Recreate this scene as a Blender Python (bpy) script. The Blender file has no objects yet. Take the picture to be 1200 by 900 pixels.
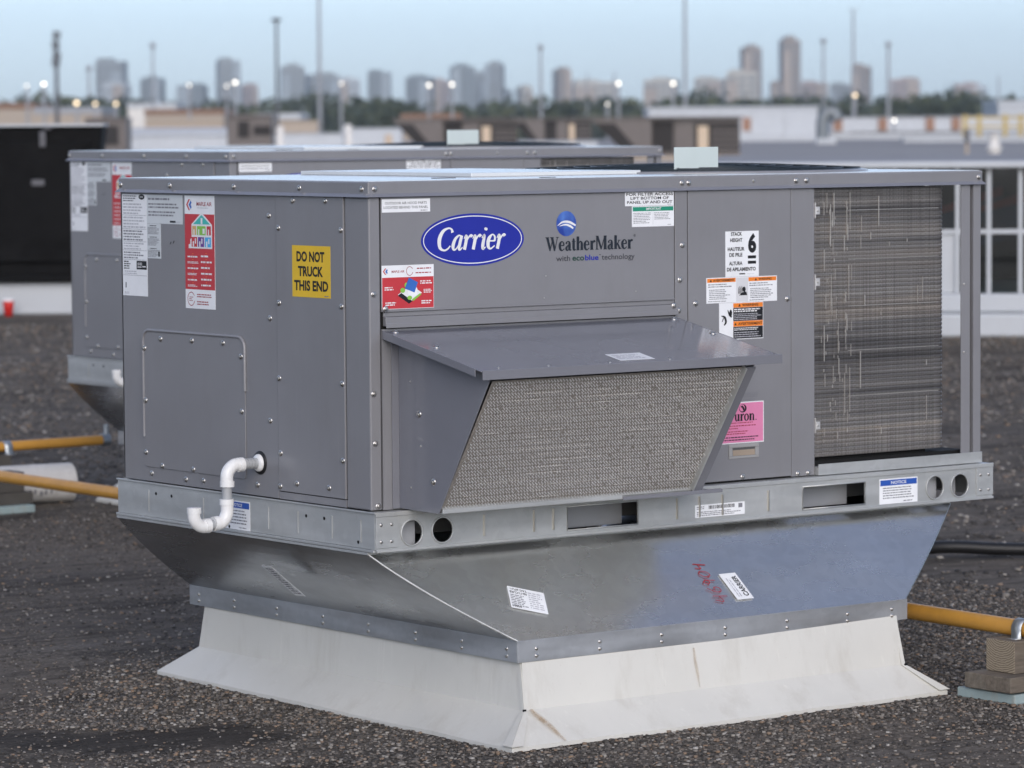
import bpy, math, random
import numpy as np
from mathutils import Vector, Matrix
random.seed(4)
rng = np.random.default_rng(7)
S = bpy.context.scene
C = S.collection

# ------------------------------------------------------------------ camera
CAM = Vector((-5.12564, -7.36987, 1.46356))
ROT = (1.5017326, 0.0067427, -0.6452285)
LENS = 134.834
cam_d = bpy.data.cameras.new('camera')
cam_d.lens = LENS
cam_d.sensor_width = 36
cam_d.clip_start = 0.1
cam_d.clip_end = 30000
cam_d.dof.use_dof = True
cam_d.dof.focus_distance = 9.0
cam_d.dof.aperture_fstop = 7.0
cam = bpy.data.objects.new('camera', cam_d)
cam.location = CAM
cam.rotation_euler = ROT
C.objects.link(cam)
S.camera = cam

# ------------------------------------------------------------------ sky, sun, exposure
SUN_EL = math.radians(19)
SUN_AZ = math.radians(207)          # clockwise from +Y
world = bpy.data.worlds.new('World')
S.world = world
world.use_nodes = True
wn = world.node_tree.nodes
sky = wn.new('ShaderNodeTexSky')
sky.sky_type = 'NISHITA'
sky.sun_disc = False
sky.sun_elevation = SUN_EL
sky.sun_rotation = SUN_AZ
sky.air_density = 1.0
sky.dust_density = 0.5
sky.ozone_density = 10.0
bg = wn['Background']
bg.inputs['Strength'].default_value = 0.115
hsv = wn.new('ShaderNodeHueSaturation')          # a thin veil of high cloud over the whole dome
hsv.inputs['Saturation'].default_value = 0.52
world.node_tree.links.new(sky.outputs[0], hsv.inputs['Color'])
world.node_tree.links.new(hsv.outputs[0], bg.inputs['Color'])
sun_d = bpy.data.lights.new('sun', 'SUN')
sun_d.energy = 1.3
sun_d.angle = math.radians(50)
sun_d.color = (1.0, 0.88, 0.76)
sun = bpy.data.objects.new('sun', sun_d)
sdir = Vector((math.sin(SUN_AZ) * math.cos(SUN_EL), math.cos(SUN_AZ) * math.cos(SUN_EL), math.sin(SUN_EL)))
sun.rotation_euler = (-sdir).to_track_quat('-Z', 'Y').to_euler()
C.objects.link(sun)
S.view_settings.view_transform = 'Standard'
S.view_settings.look = 'None'
S.view_settings.gamma = 1
S.view_settings.exposure = 0.88
S.cycles.volume_bounces = 1
S.cycles.max_bounces = 8

RM = cam.rotation_euler.to_matrix()
def at(px, py, d):
    """point seen at photo pixel (px, py) at horizontal distance d from the camera"""
    f = LENS / 36 * 1200
    v = RM @ Vector(((px - 600) / f, (450 - py) / f, -1))
    h = math.hypot(v.x, v.y)
    return CAM + v * (d / h)
VIEW = Vector((0.6011, 0.7991, 0)).normalized()
RIGHT = Vector((VIEW.y, -VIEW.x, 0))
FACE = math.atan2(RIGHT.y, RIGHT.x)     # rotation that turns local X to the camera's right

# ------------------------------------------------------------------ materials
def new_mat(name):
    m = bpy.data.materials.new(name)
    m.use_nodes = True
    nt = m.node_tree
    return m, nt, nt.nodes['Principled BSDF'], nt.nodes, nt.links

def coords(N, Lk, scale=(1, 1, 1)):
    tc = N.new('ShaderNodeTexCoord'); mp = N.new('ShaderNodeMapping')
    mp.inputs['Scale'].default_value = scale
    Lk.new(tc.outputs['Object'], mp.inputs['Vector'])
    return mp.outputs[0]

def noise(N, Lk, vec, sc, det=4, rough=.55):
    n = N.new('ShaderNodeTexNoise')
    n.inputs['Scale'].default_value = sc; n.inputs['Detail'].default_value = det
    n.inputs['Roughness'].default_value = rough
    Lk.new(vec, n.inputs['Vector'])
    return n.outputs['Fac']

def ramp(N, Lk, fac, stops):
    r = N.new('ShaderNodeValToRGB')
    e = r.color_ramp.elements
    while len(e) < len(stops): e.new(.5)
    for k, (p, c) in enumerate(stops):
        e[k].position = p; e[k].color = (c[0], c[1], c[2], 1)
    Lk.new(fac, r.inputs[0])
    return r.outputs[0]

def g3(v): return (v, v, v)

def mixc(N, Lk, fac, a, b, mode='MIX'):
    m = N.new('ShaderNodeMix'); m.data_type = 'RGBA'; m.blend_type = mode
    if isinstance(fac, (int, float)): m.inputs[0].default_value = fac
    else: Lk.new(fac, m.inputs[0])
    for i, v in ((6, a), (7, b)):
        if isinstance(v, tuple): m.inputs[i].default_value = (v[0], v[1], v[2], 1)
        else: Lk.new(v, m.inputs[i])
    return m.outputs[2]

def bump(N, Lk, P, h, strength, dist):
    b = N.new('ShaderNodeBump')
    b.inputs['Strength'].default_value = strength; b.inputs['Distance'].default_value = dist
    Lk.new(h, b.inputs['Height']); Lk.new(b.outputs[0], P.inputs['Normal'])

def paint(name, col, rough=.4, var=.1, dirt=.0, dirtcol=(.12, .1, .08), wavy=.0015, spec=.5, scale=1.0):
    m, nt, P, N, Lk = new_mat(name)
    v = coords(N, Lk)
    n1 = noise(N, Lk, v, 3.0 * scale, 6, .6)
    a = tuple(max(0, c * (1 - var)) for c in col); b = tuple(c * (1 + var) for c in col)
    c = ramp(N, Lk, n1, [(.3, a), (.7, b)])
    if dirt > 0:
        n2 = noise(N, Lk, coords(N, Lk, (9 * scale, 9 * scale, 2.2 * scale)), 1.0, 8, .7)
        d = ramp(N, Lk, n2, [(.52, g3(0)), (.78, g3(dirt))])
        c = mixc(N, Lk, d, c, dirtcol)
    if dirt > 0:
        n4 = noise(N, Lk, coords(N, Lk, (38 * scale, 38 * scale, 1.6 * scale)), 1.0, 6, .7)
        c = mixc(N, Lk, ramp(N, Lk, n4, [(.60, g3(0)), (.80, g3(dirt * .8))]), c, tuple(min(1, x * 1.5 + .03) for x in col))
        n5 = noise(N, Lk, v, 210 * scale, 2, .5)
        c = mixc(N, Lk, ramp(N, Lk, n5, [(.73, g3(0)), (.78, g3(dirt * 1.5))]), c, dirtcol)
    Lk.new(c, P.inputs['Base Color'])
    r = ramp(N, Lk, noise(N, Lk, v, 11 * scale, 5), [(.3, g3(rough * .85)), (.7, g3(min(1, rough * 1.2)))])
    Lk.new(r, P.inputs['Roughness'])
    P.inputs['Specular IOR Level'].default_value = spec
    if name.startswith('grey painted'):
        P.inputs['Coat Weight'].default_value = .35; P.inputs['Coat Roughness'].default_value = .16
    if wavy:
        bump(N, Lk, P, noise(N, Lk, v, 2.2 * scale, 2, .4), .35, wavy * 8)
    return m

def flat(name, col, rough=.6, spec=.4, metal=0):
    m, nt, P, N, Lk = new_mat(name)
    v = coords(N, Lk)
    c = ramp(N, Lk, noise(N, Lk, v, 14, 4), [(.25, tuple(x * .93 for x in col)), (.75, tuple(min(1, x * 1.05) for x in col))])
    Lk.new(c, P.inputs['Base Color'])
    P.inputs['Roughness'].default_value = rough; P.inputs['Specular IOR Level'].default_value = spec
    P.inputs['Metallic'].default_value = metal
    return m

def galv(name, col=(.55, .57, .58), rough=.35, spangle=30, streak=(1, 1, 1), var=.18, wav=.004, metal=1.0):
    m, nt, P, N, Lk = new_mat(name)
    v = coords(N, Lk)
    vo = N.new('ShaderNodeTexVoronoi'); vo.inputs['Scale'].default_value = spangle
    Lk.new(v, vo.inputs['Vector'])
    sep = N.new('ShaderNodeSeparateColor'); Lk.new(vo.outputs['Color'], sep.inputs[0])
    n = noise(N, Lk, coords(N, Lk, streak), 3, 3, .5)
    base = ramp(N, Lk, n, [(.25, tuple(c * (1 - var) for c in col)), (.75, tuple(min(1, c * (1 + var)) for c in col))])
    sp = ramp(N, Lk, sep.outputs[0], [(0, g3(.93)), (1, g3(1.0))])
    Lk.new(mixc(N, Lk, 1.0, base, sp, 'MULTIPLY'), P.inputs['Base Color'])
    P.inputs['Metallic'].default_value = metal
    n2 = noise(N, Lk, coords(N, Lk, streak), 5, 4, .6)
    Lk.new(ramp(N, Lk, n2, [(.3, g3(rough * .7)), (.7, g3(rough * 1.35))]), P.inputs['Roughness'])
    bump(N, Lk, P, noise(N, Lk, v, 1.7, 2, .4), .4, wav * 6)
    return m

M = {}
M['grey'] = paint('grey painted steel', (.230, .229, .240), .33, .06, .16, (.14, .12, .10))
M['grey2'] = paint('grey painted hood steel', (.200, .204, .228), .16, .05, .05)
M['dark'] = flat('dark gap', (.012, .012, .012), .8, .2)
M['inner'] = flat('inner sheet', (.10, .10, .10), .6)
M['rail'] = galv('zinc coated rail', (.50, .51, .50), .48, 46, (1, 1, 6), .14, .004, .45)
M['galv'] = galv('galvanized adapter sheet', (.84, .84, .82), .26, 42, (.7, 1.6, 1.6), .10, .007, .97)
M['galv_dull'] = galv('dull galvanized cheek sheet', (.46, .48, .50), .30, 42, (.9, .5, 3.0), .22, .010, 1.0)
M['band'] = galv('galvanized flashing', (.44, .45, .46), .40, 60, (1, 1, 5), .35, .004, .6)
M['screw'] = galv('zinc screw', (.62, .6, .57), .30, 10, (1, 1, 1), .1, 0)
M['white_curb'] = paint('white curb paint', (.65, .635, .58), .42, .05, .42, (.40, .36, .29), .001)
M['pvc'] = paint('white pvc', (.78, .78, .77), .28, .03, .12, (.35, .3, .25), 0, .5, 4)
M['pvc_grey'] = paint('grey pvc', (.36, .37, .38), .35, .05, 0, wavy=0)
M['rubber'] = flat('black rubber', (.014, .014, .015), .45)
M['paper'] = flat('white sticker vinyl', (.85, .86, .87), .3)
M['ink'] = flat('black ink', (.012, .012, .014), .5)
M['inkgrey'] = flat('small print ink', (.22, .22, .24), .6)
M['inklight'] = flat('light print', (.50, .50, .53), .6)
M['yellow'] = flat('yellow sticker', (.80, .52, .03), .35)
M['orange'] = flat('orange print', (.85, .24, .03), .4)
M['red'] = flat('red print', (.55, .045, .055), .4)
M['pink'] = flat('pink sticker', (.76, .25, .43), .4)
M['green'] = flat('green print', (.02, .28, .17), .4)
M['teal'] = flat('teal print', (.06, .48, .44), .4)
M['lime'] = flat('lime print', (.25, .55, .08), .4)
M['tan'] = flat('tan print', (.65, .42, .16), .4)
M['purple'] = flat('purple print', (.15, .04, .28), .4)
M['skyblue'] = flat('light blue print', (.08, .42, .75), .4)
M['blue'] = flat('blue emblem print', (.020, .030, .33), .3)
M['midblue'] = flat('mid blue print', (.03, .10, .42), .3)
M['white'] = flat('white print', (.80, .80, .80), .4)
M['navy'] = flat('dark lettering', (.016, .022, .032), .45)
M['ecogreen'] = flat('deep green lettering', (.015, .06, .045), .45)
M['marker'] = flat('red marker', (.36, .03, .04), .6)
M['fangrille'] = flat('black fan grille', (.022, .032, .040), .4, .5)

def coil_mat():
    m, nt, P, N, Lk = new_mat('condenser fins')
    v = coords(N, Lk)
    n = noise(N, Lk, coords(N, Lk, (.7, .7, 60)), 1.0, 5, .6)
    c = ramp(N, Lk, n, [(.30, (.30, .285, .27)), (.46, (.46, .435, .41)), (.58, (.58, .545, .505)), (.74, (.78, .70, .61))])
    nb = noise(N, Lk, coords(N, Lk, (.25, .25, 17)), 1.0, 3, .6)
    c = mixc(N, Lk, 1.0, c, ramp(N, Lk, nb, [(.36, (.45, .45, .46)), (.5, (.90, .89, .88)), (.62, (1.0, .94, .88))]), 'MULTIPLY')
    n2 = noise(N, Lk, coords(N, Lk, (520, 520, 3)), 1.0, 2, .5)
    f = ramp(N, Lk, n2, [(.35, g3(.55)), (.65, g3(1.0))])
    c = mixc(N, Lk, 1.0, c, f, 'MULTIPLY')
    n3 = noise(N, Lk, coords(N, Lk, (60, 60, 2.2)), 1.0, 6, .75)
    s = ramp(N, Lk, n3, [(.66, g3(0)), (.74, g3(.75))])
    c = mixc(N, Lk, s, c, (.62, .58, .52))
    Lk.new(c, P.inputs['Base Color'])
    P.inputs['Metallic'].default_value = .75
    P.inputs['Roughness'].default_value = .42
    return m
M['coil'] = coil_mat()

def filter_mats():
    m, nt, P, N, Lk = new_mat('filter wire')
    geo = N.new('ShaderNodeNewGeometry')
    c = ramp(N, Lk, geo.outputs['Random Per Island'], [(0, (.60, .555, .50)), (.5, (.72, .675, .615)), (.92, (.80, .755, .69)), (1, (.95, .91, .85))])
    P.inputs['Metallic'].default_value = .15; P.inputs['Roughness'].default_value = .35
    m2, nt, P, N, Lk = new_mat('filter media')
    c = ramp(N, Lk, noise(N, Lk, coords(N, Lk), 160, 3, .6), [(.3, (.19, .172, .154)), (.7, (.34, .312, .28))])
    Lk.new(c, P.inputs['Base Color'])
    P.inputs['Roughness'].default_value = .7
    return m, m2
M['wire'], M['media'] = filter_mats()

WET = [(-.60, .50, .16), (-.48, .38, .17), (-.36, .32, .19), (-.24, .26, .16), (-.70, .62, .15), (-.20, .36, .12)]
def ground_mat():
    m, nt, P, N, Lk = new_mat('gravel and bitumen')
    v = coords(N, Lk)
    vo = N.new('ShaderNodeTexVoronoi'); vo.inputs['Scale'].default_value = 95
    Lk.new(v, vo.inputs['Vector'])
    sep = N.new('ShaderNodeSeparateColor'); Lk.new(vo.outputs['Color'], sep.inputs[0])
    stone = ramp(N, Lk, sep.outputs[0], [(0, (.095, .081, .067)), (.5, (.15, .129, .108)), (.85, (.20, .174, .145)), (1, (.26, .23, .19))])
    big = noise(N, Lk, v, .8, 7, .65)
    patch = ramp(N, Lk, big, [(.42, g3(.0)), (.58, g3(1.0))])
    bit = ramp(N, Lk, noise(N, Lk, v, 7, 9, .72), [(.28, (.070, .058, .047)), (.5, (.130, .111, .091)), (.72, (.198, .171, .141))])
    c = mixc(N, Lk, patch, bit, stone)
    # damp dark stains and dusty streaks, elongated as the roof was rolled
    wet = ramp(N, Lk, noise(N, Lk, coords(N, Lk, (.9, 1.7, 1)), 1, 6, .6), [(.50, g3(1)), (.62, g3(.55))])
    c = mixc(N, Lk, 1.0, c, wet, 'MULTIPLY')
    dust = ramp(N, Lk, noise(N, Lk, coords(N, Lk, (.35, 2.6, 1)), 1.6, 7, .68), [(.50, g3(0)), (.72, g3(.6))])
    c = mixc(N, Lk, dust, c, (.20, .18, .16))
    crack = ramp(N, Lk, noise(N, Lk, coords(N, Lk, (.25, 3.0, 1)), 1.1, 5, .6), [(.475, g3(1)), (.498, g3(.6)), (.52, g3(1))])
    c = mixc(N, Lk, 1.0, c, crack, 'MULTIPLY')
    # damp bitumen patch near the left corner
    tcp = N.new('ShaderNodeTexCoord')
    wob = N.new('ShaderNodeTexNoise'); wob.inputs['Scale'].default_value = 9; wob.inputs['Detail'].default_value = 6
    Lk.new(tcp.outputs['Object'], wob.inputs['Vector'])
    tot = None
    for wx, wy, wr in WET:
        ds = N.new('ShaderNodeVectorMath'); ds.operation = 'DISTANCE'; ds.inputs[1].default_value = (wx, wy, 0)
        Lk.new(tcp.outputs['Object'], ds.inputs[0])
        ad = N.new('ShaderNodeMath'); ad.operation = 'MULTIPLY_ADD'; ad.inputs[1].default_value = .18; ad.inputs[2].default_value = -.09
        Lk.new(wob.outputs['Fac'], ad.inputs[0])
        sm_ = N.new('ShaderNodeMath'); sm_.operation = 'ADD'; Lk.new(ds.outputs['Value'], sm_.inputs[0]); Lk.new(ad.outputs[0], sm_.inputs[1])
        mk = N.new('ShaderNodeMapRange'); mk.inputs[1].default_value = wr + .03; mk.inputs[2].default_value = wr - .05
        Lk.new(sm_.outputs[0], mk.inputs[0])
        if tot is None: tot = mk.outputs[0]
        else:
            mxn = N.new('ShaderNodeMath'); mxn.operation = 'MAXIMUM'; Lk.new(tot, mxn.inputs[0]); Lk.new(mk.outputs[0], mxn.inputs[1]); tot = mxn.outputs[0]
    dkm = N.new('ShaderNodeMath'); dkm.operation = 'MULTIPLY'; dkm.inputs[1].default_value = .72; Lk.new(tot, dkm.inputs[0])
    c = mixc(N, Lk, dkm.outputs[0], c, (.030, .027, .025))
    # beyond the near roof the membrane is a paler grey
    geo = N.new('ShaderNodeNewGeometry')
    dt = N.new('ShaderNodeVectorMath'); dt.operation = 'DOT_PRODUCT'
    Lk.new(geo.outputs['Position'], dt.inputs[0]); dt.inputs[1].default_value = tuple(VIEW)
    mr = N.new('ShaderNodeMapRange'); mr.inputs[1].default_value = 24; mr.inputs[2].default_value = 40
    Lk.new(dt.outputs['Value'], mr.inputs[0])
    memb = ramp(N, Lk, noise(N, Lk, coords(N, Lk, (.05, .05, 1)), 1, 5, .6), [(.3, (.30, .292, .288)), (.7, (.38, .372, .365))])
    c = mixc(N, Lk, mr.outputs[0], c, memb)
    Lk.new(c, P.inputs['Base Color'])
    P.inputs['Roughness'].default_value = 1
    P.inputs['Specular IOR Level'].default_value = .12
    h = N.new('ShaderNodeMath'); h.operation = 'ADD'
    sm = N.new('ShaderNodeMath'); sm.operation = 'MULTIPLY'; sm.inputs[1].default_value = -1.2
    Lk.new(vo.outputs['Distance'], sm.inputs[0])
    Lk.new(sm.outputs[0], h.inputs[0]); Lk.new(noise(N, Lk, v, 28, 8, .75), h.inputs[1])
    bump(N, Lk, P, h.outputs[0], .35, .008)
    return m
M['ground'] = ground_mat()

def stone_mat():
    m, nt, P, N, Lk = new_mat('pebbles')
    geo = N.new('ShaderNodeNewGeometry')
    c = ramp(N, Lk, geo.outputs['Random Per Island'], [(0, (.030, .027, .024)), (.3, (.072, .063, .054)), (.55, (.128, .112, .096)), (.72, (.172, .15, .128)), (.80, (.24, .16, .10)), (.87, (.20, .178, .152)), (.97, (.29, .265, .23)), (1, (.40, .375, .34))])
    Lk.new(c, P.inputs['Base Color']); P.inputs['Roughness'].default_value = .75
    return m
M['stone'] = stone_mat()

def wood_mat():
    m, nt, P, N, Lk = new_mat('weathered timber')
    v = coords(N, Lk, (3, 30, 30))
    c = ramp(N, Lk, noise(N, Lk, v, 2, 8, .65), [(.25, (.075, .062, .048)), (.55, (.17, .142, .112)), (.8, (.25, .215, .17))])
    c = mixc(N, Lk, ramp(N, Lk, noise(N, Lk, coords(N, Lk), 7, 5), [(.5, g3(0)), (.75, g3(.6))]), c, (.20, .20, .17))
    Lk.new(c, P.inputs['Base Color']); P.inputs['Roughness'].default_value = .85
    bump(N, Lk, P, noise(N, Lk, v, 3, 6, .7), .6, .004)
    return m
M['wood'] = wood_mat()
M['wood_dark'] = paint('dark wet timber', (.075, .068, .060), .85, .3, .3, (.12, .11, .09), .001)
def endgrain_mat():
    m, nt, P, N, Lk = new_mat('timber end grain')
    tc = N.new('ShaderNodeTexCoord'); mp = N.new('ShaderNodeMapping')
    mp.inputs['Location'].default_value = (0, .0, -.115)
    Lk.new(tc.outputs['Object'], mp.inputs['Vector'])
    wv = N.new('ShaderNodeTexWave'); wv.wave_type = 'RINGS'; wv.rings_direction = 'X'
    wv.inputs['Scale'].default_value = 55; wv.inputs['Distortion'].default_value = 3.5
    wv.inputs['Detail'].default_value = 3; wv.inputs['Detail Scale'].default_value = 2
    Lk.new(mp.outputs[0], wv.inputs['Vector'])
    c = ramp(N, Lk, wv.outputs['Fac'], [(.1, (.16, .125, .085)), (.8, (.34, .285, .21))])
    Lk.new(c, P.inputs['Base Color']); P.inputs['Roughness'].default_value = .9
    return m
M['endgrain'] = endgrain_mat()
M['pipe'] = paint('yellow gas pipe paint', (.58, .29, .05), .38, .10, .22, (.30, .16, .05), 0, .5, 3)
M['foam'] = paint('pale blue foam', (.32, .40, .40), .85, .15, .85, (.35, .3, .22), .001, .3, 4)
M['tube'] = paint('stained white tube', (.60, .59, .57), .7, .08, .35, (.25, .2, .16), .001, .3, 3)
M['black_box'] = paint('black steel', (.005, .005, .0055), .6, .15, 0, spec=.1)
M['parapet'] = paint('white roof edge', (.47, .49, .51), .5, .05, .15, (.35, .33, .3))
M['shell'] = paint('pale membrane', (.52, .54, .56), .7, .08, .1)
M['far_unit'] = paint('brown grey far unit', (.125, .105, .095), .5, .06)
M['far_dark'] = flat('far unit recess', (.03, .026, .024), .8)
M['warm'] = flat('warm sunlit strip and tan', (.60, .47, .34), .6)  # warm light on the far posts put into the colour; plain tan on a vent
M['duct_tin'] = flat('dull galvanized duct', (.20, .22, .23), .5, .5, .3)
M['slab'] = paint('grey roofing felt', (.34, .335, .335), .9, .12, .2, wavy=0, spec=.15)
M['warm_white'] = paint('warm white', (.72, .69, .64), .5, .03)
M['tin'] = galv('vent tin', (.5, .53, .54), .45, 12)
M['rust'] = flat('rust orange', (.31, .17, .11), .6)
M['railyel'] = flat('yellow railing', (.46, .34, .11), .5)
M['cup_red'] = flat('red paper cup', (.60, .03, .025), .4)
M['pole'] = flat('grey pole', (.33, .34, .36), .5)
M['pole_dark'] = flat('dark pole', (.10, .10, .11), .5)
M['roof_brown'] = flat('brown roof', (.24, .14, .09), .8)
M['roof_tan'] = flat('tan wall', (.42, .35, .28), .8)
M['terrain'] = flat('far ground', (.06, .065, .055), .9)
M['trunk'] = flat('bark', (.06, .05, .04), .9)
def leaf_mat():
    m, nt, P, N, Lk = new_mat('far foliage')
    geo = N.new('ShaderNodeNewGeometry')
    c = ramp(N, Lk, geo.outputs['Random Per Island'], [(0, (.024, .036, .022)), (.6, (.055, .070, .036)), (1, (.095, .105, .052))])
    Lk.new(c, P.inputs['Base Color']); P.inputs['Roughness'].default_value = .8
    return m
M['leaf'] = leaf_mat()
def glass_mat():
    m, nt, P, N, Lk = new_mat('skylight glass')
    tr = N.new('ShaderNodeBsdfTransparent'); tr.inputs[0].default_value = (.62, .70, .69, 1)
    gl = N.new('ShaderNodeBsdfGlossy'); gl.inputs['Roughness'].default_value = .03
    mx = N.new('ShaderNodeMixShader'); mx.inputs[0].default_value = .22
    Lk.new(tr.outputs[0], mx.inputs[1]); Lk.new(gl.outputs[0], mx.inputs[2])
    Lk.new(mx.outputs[0], N['Material Output'].inputs['Surface'])
    return m
M['glass'] = glass_mat()
def lamp_mat(name, col, s):
    m, nt, P, N, Lk = new_mat(name)
    P.inputs['Base Color'].default_value = (.8, .8, .8, 1)
    P.inputs['Emission Color'].default_value = (*col, 1)
    P.inputs['Emission Strength'].default_value = s
    return m
M['lamp_white'] = lamp_mat('lit lamp white', (1, .93, .8), 2.2)
M['lamp_warm'] = lamp_mat('lit lamp warm', (1, .74, .42), 2.0)

# ------------------------------------------------------------------ mesh builder
class MB:
    def __init__(s):
        s.v = []; s.f = []; s.m = []; s.sm = []
    def add(s, verts, faces, mat=0, smooth=False):
        o = len(s.v)
        s.v += [tuple(p) for p in verts]
        for f in faces:
            s.f.append(tuple(i + o for i in f)); s.m.append(mat); s.sm.append(smooth)
        return s
    def box(s, x0, x1, y0, y1, z0, z1, mat=0):
        v = [(x, y, z) for x in (x0, x1) for y in (y0, y1) for z in (z0, z1)]
        return s.add(v, [(0, 1, 3, 2), (4, 6, 7, 5), (0, 4, 5, 1), (2, 3, 7, 6), (0, 2, 6, 4), (1, 5, 7, 3)], mat)
    def poly(s, pts, mat=0, smooth=False):
        return s.add(pts, [tuple(range(len(pts)))], mat, smooth)
    def prism(s, pts, d, mat=0):
        d = Vector(d); n = len(pts)
        a = [Vector(p) for p in pts]; b = [p + d for p in a]
        fs = [tuple(range(n))[::-1], tuple(range(n, 2 * n))] + [(i, (i + 1) % n, n + (i + 1) % n, n + i) for i in range(n)]
        return s.add(a + b, fs, mat)
    def tube(s, path, r, n=12, mat=0, caps=True, closed=False):
        P = [Vector(p) for p in path]; rs = r if isinstance(r, (list, tuple)) else [r] * len(P)
        k = len(P); rings = []; up = None
        for i in range(k):
            t = (P[(i + 1) % k] - P[i - 1]) if (closed or 0 < i < k - 1) else (P[1] - P[0] if i == 0 else P[-1] - P[-2])
            t.normalize()
            if up is None:
                up = Vector((0, 0, 1)) if abs(t.z) < .9 else Vector((1, 0, 0))
            a = t.cross(up).normalized(); up = a.cross(t).normalized()
            rings.append([P[i] + (a * math.cos(2 * math.pi * j / n) + up * math.sin(2 * math.pi * j / n)) * rs[i] for j in range(n)])
        vs = [p for rg in rings for p in rg]
        fs = []
        for i in range(k if closed else k - 1):
            i2 = (i + 1) % k
            for j in range(n):
                fs.append((i * n + j, i * n + (j + 1) % n, i2 * n + (j + 1) % n, i2 * n + j))
        s.add(vs, fs, mat, True)
        if caps and not closed:
            s.add(rings[0], [tuple(range(n))[::-1]], mat); s.add(rings[-1], [tuple(range(n))], mat)
        return s
    def lathe(s, prof, c=(0, 0, 0), axis='z', n=16, mat=0, smooth=True):
        vs = []
        for r, h in prof:
            for j in range(n):
                a = 2 * math.pi * j / n
                p = (r * math.cos(a), r * math.sin(a), h)
                if axis == '-x': p = (-h, p[0], p[1])
                if axis == '-y': p = (p[0], -h, p[1])
                vs.append((p[0] + c[0], p[1] + c[1], p[2] + c[2]))
        fs = [(i * n + j, i * n + (j + 1) % n, (i + 1) * n + (j + 1) % n, (i + 1) * n + j) for i in range(len(prof) - 1) for j in range(n)]
        return s.add(vs, fs, mat, smooth)
    def build(s, name, mats, parent=None, off=(0, 0, 0), bevel=0, solid=0):
        me = bpy.data.meshes.new(name)
        ox, oy, oz = off
        me.from_pydata([(x - ox, y - oy, z - oz) for x, y, z in s.v], [], s.f)
        if not isinstance(mats, (list, tuple)): mats = [mats]
        for m in mats: me.materials.append(M[m] if isinstance(m, str) else m)
        me.polygons.foreach_set('material_index', s.m)
        me.polygons.foreach_set('use_smooth', s.sm)
        me.update()
        o = bpy.data.objects.new(name, me); C.objects.link(o)
        if parent: o.parent = parent
        if solid:
            md = o.modifiers.new('thickness', 'SOLIDIFY'); md.thickness = solid; md.offset = 0
        if bevel:
            md = o.modifiers.new('edge', 'BEVEL'); md.width = bevel; md.segments = 2
            md.limit_method = 'ANGLE'; md.angle_limit = math.radians(40)
        return o

def tag(o, label=None, cat=None, group=None, kind=None):
    if label: o['label'] = label
    if cat: o['category'] = cat
    if group: o['group'] = group
    if kind: o['kind'] = kind
    return o
def thing(name, loc, label, cat, group=None, rz=0):
    o = bpy.data.objects.new(name, None); C.objects.link(o)
    o.location = loc; o.rotation_euler = (0, 0, rz); o.empty_display_size = .2
    return tag(o, label, cat, group)
def copy_tree(o, parent=None):
    c = o.copy(); C.objects.link(c)
    c.parent = parent
    for ch in list(o.children): copy_tree(ch, c)
    return c

# ------------------------------------------------------------------ lettering
_tc = {}
def text_mesh(s, bold=0.0):
    k = (s, bold)
    if k in _tc: return _tc[k]
    cu = bpy.data.curves.new('lettering', 'FONT'); cu.body = s; cu.offset = bold; cu.resolution_u = 3
    o = bpy.data.objects.new('lettering', cu); C.objects.link(o)
    dg = bpy.context.evaluated_depsgraph_get()
    ev = o.evaluated_get(dg); me = ev.to_mesh()
    v = [tuple(p.co[:2]) for p in me.vertices]; f = [tuple(p.vertices) for p in me.polygons]
    ev.to_mesh_clear()
    bpy.data.objects.remove(o); bpy.data.curves.remove(cu)
    xs = [p[0] for p in v]; ys = [p[1] for p in v]
    _tc[k] = (v, f, min(xs), max(xs), min(ys), max(ys))
    return _tc[k]

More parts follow.
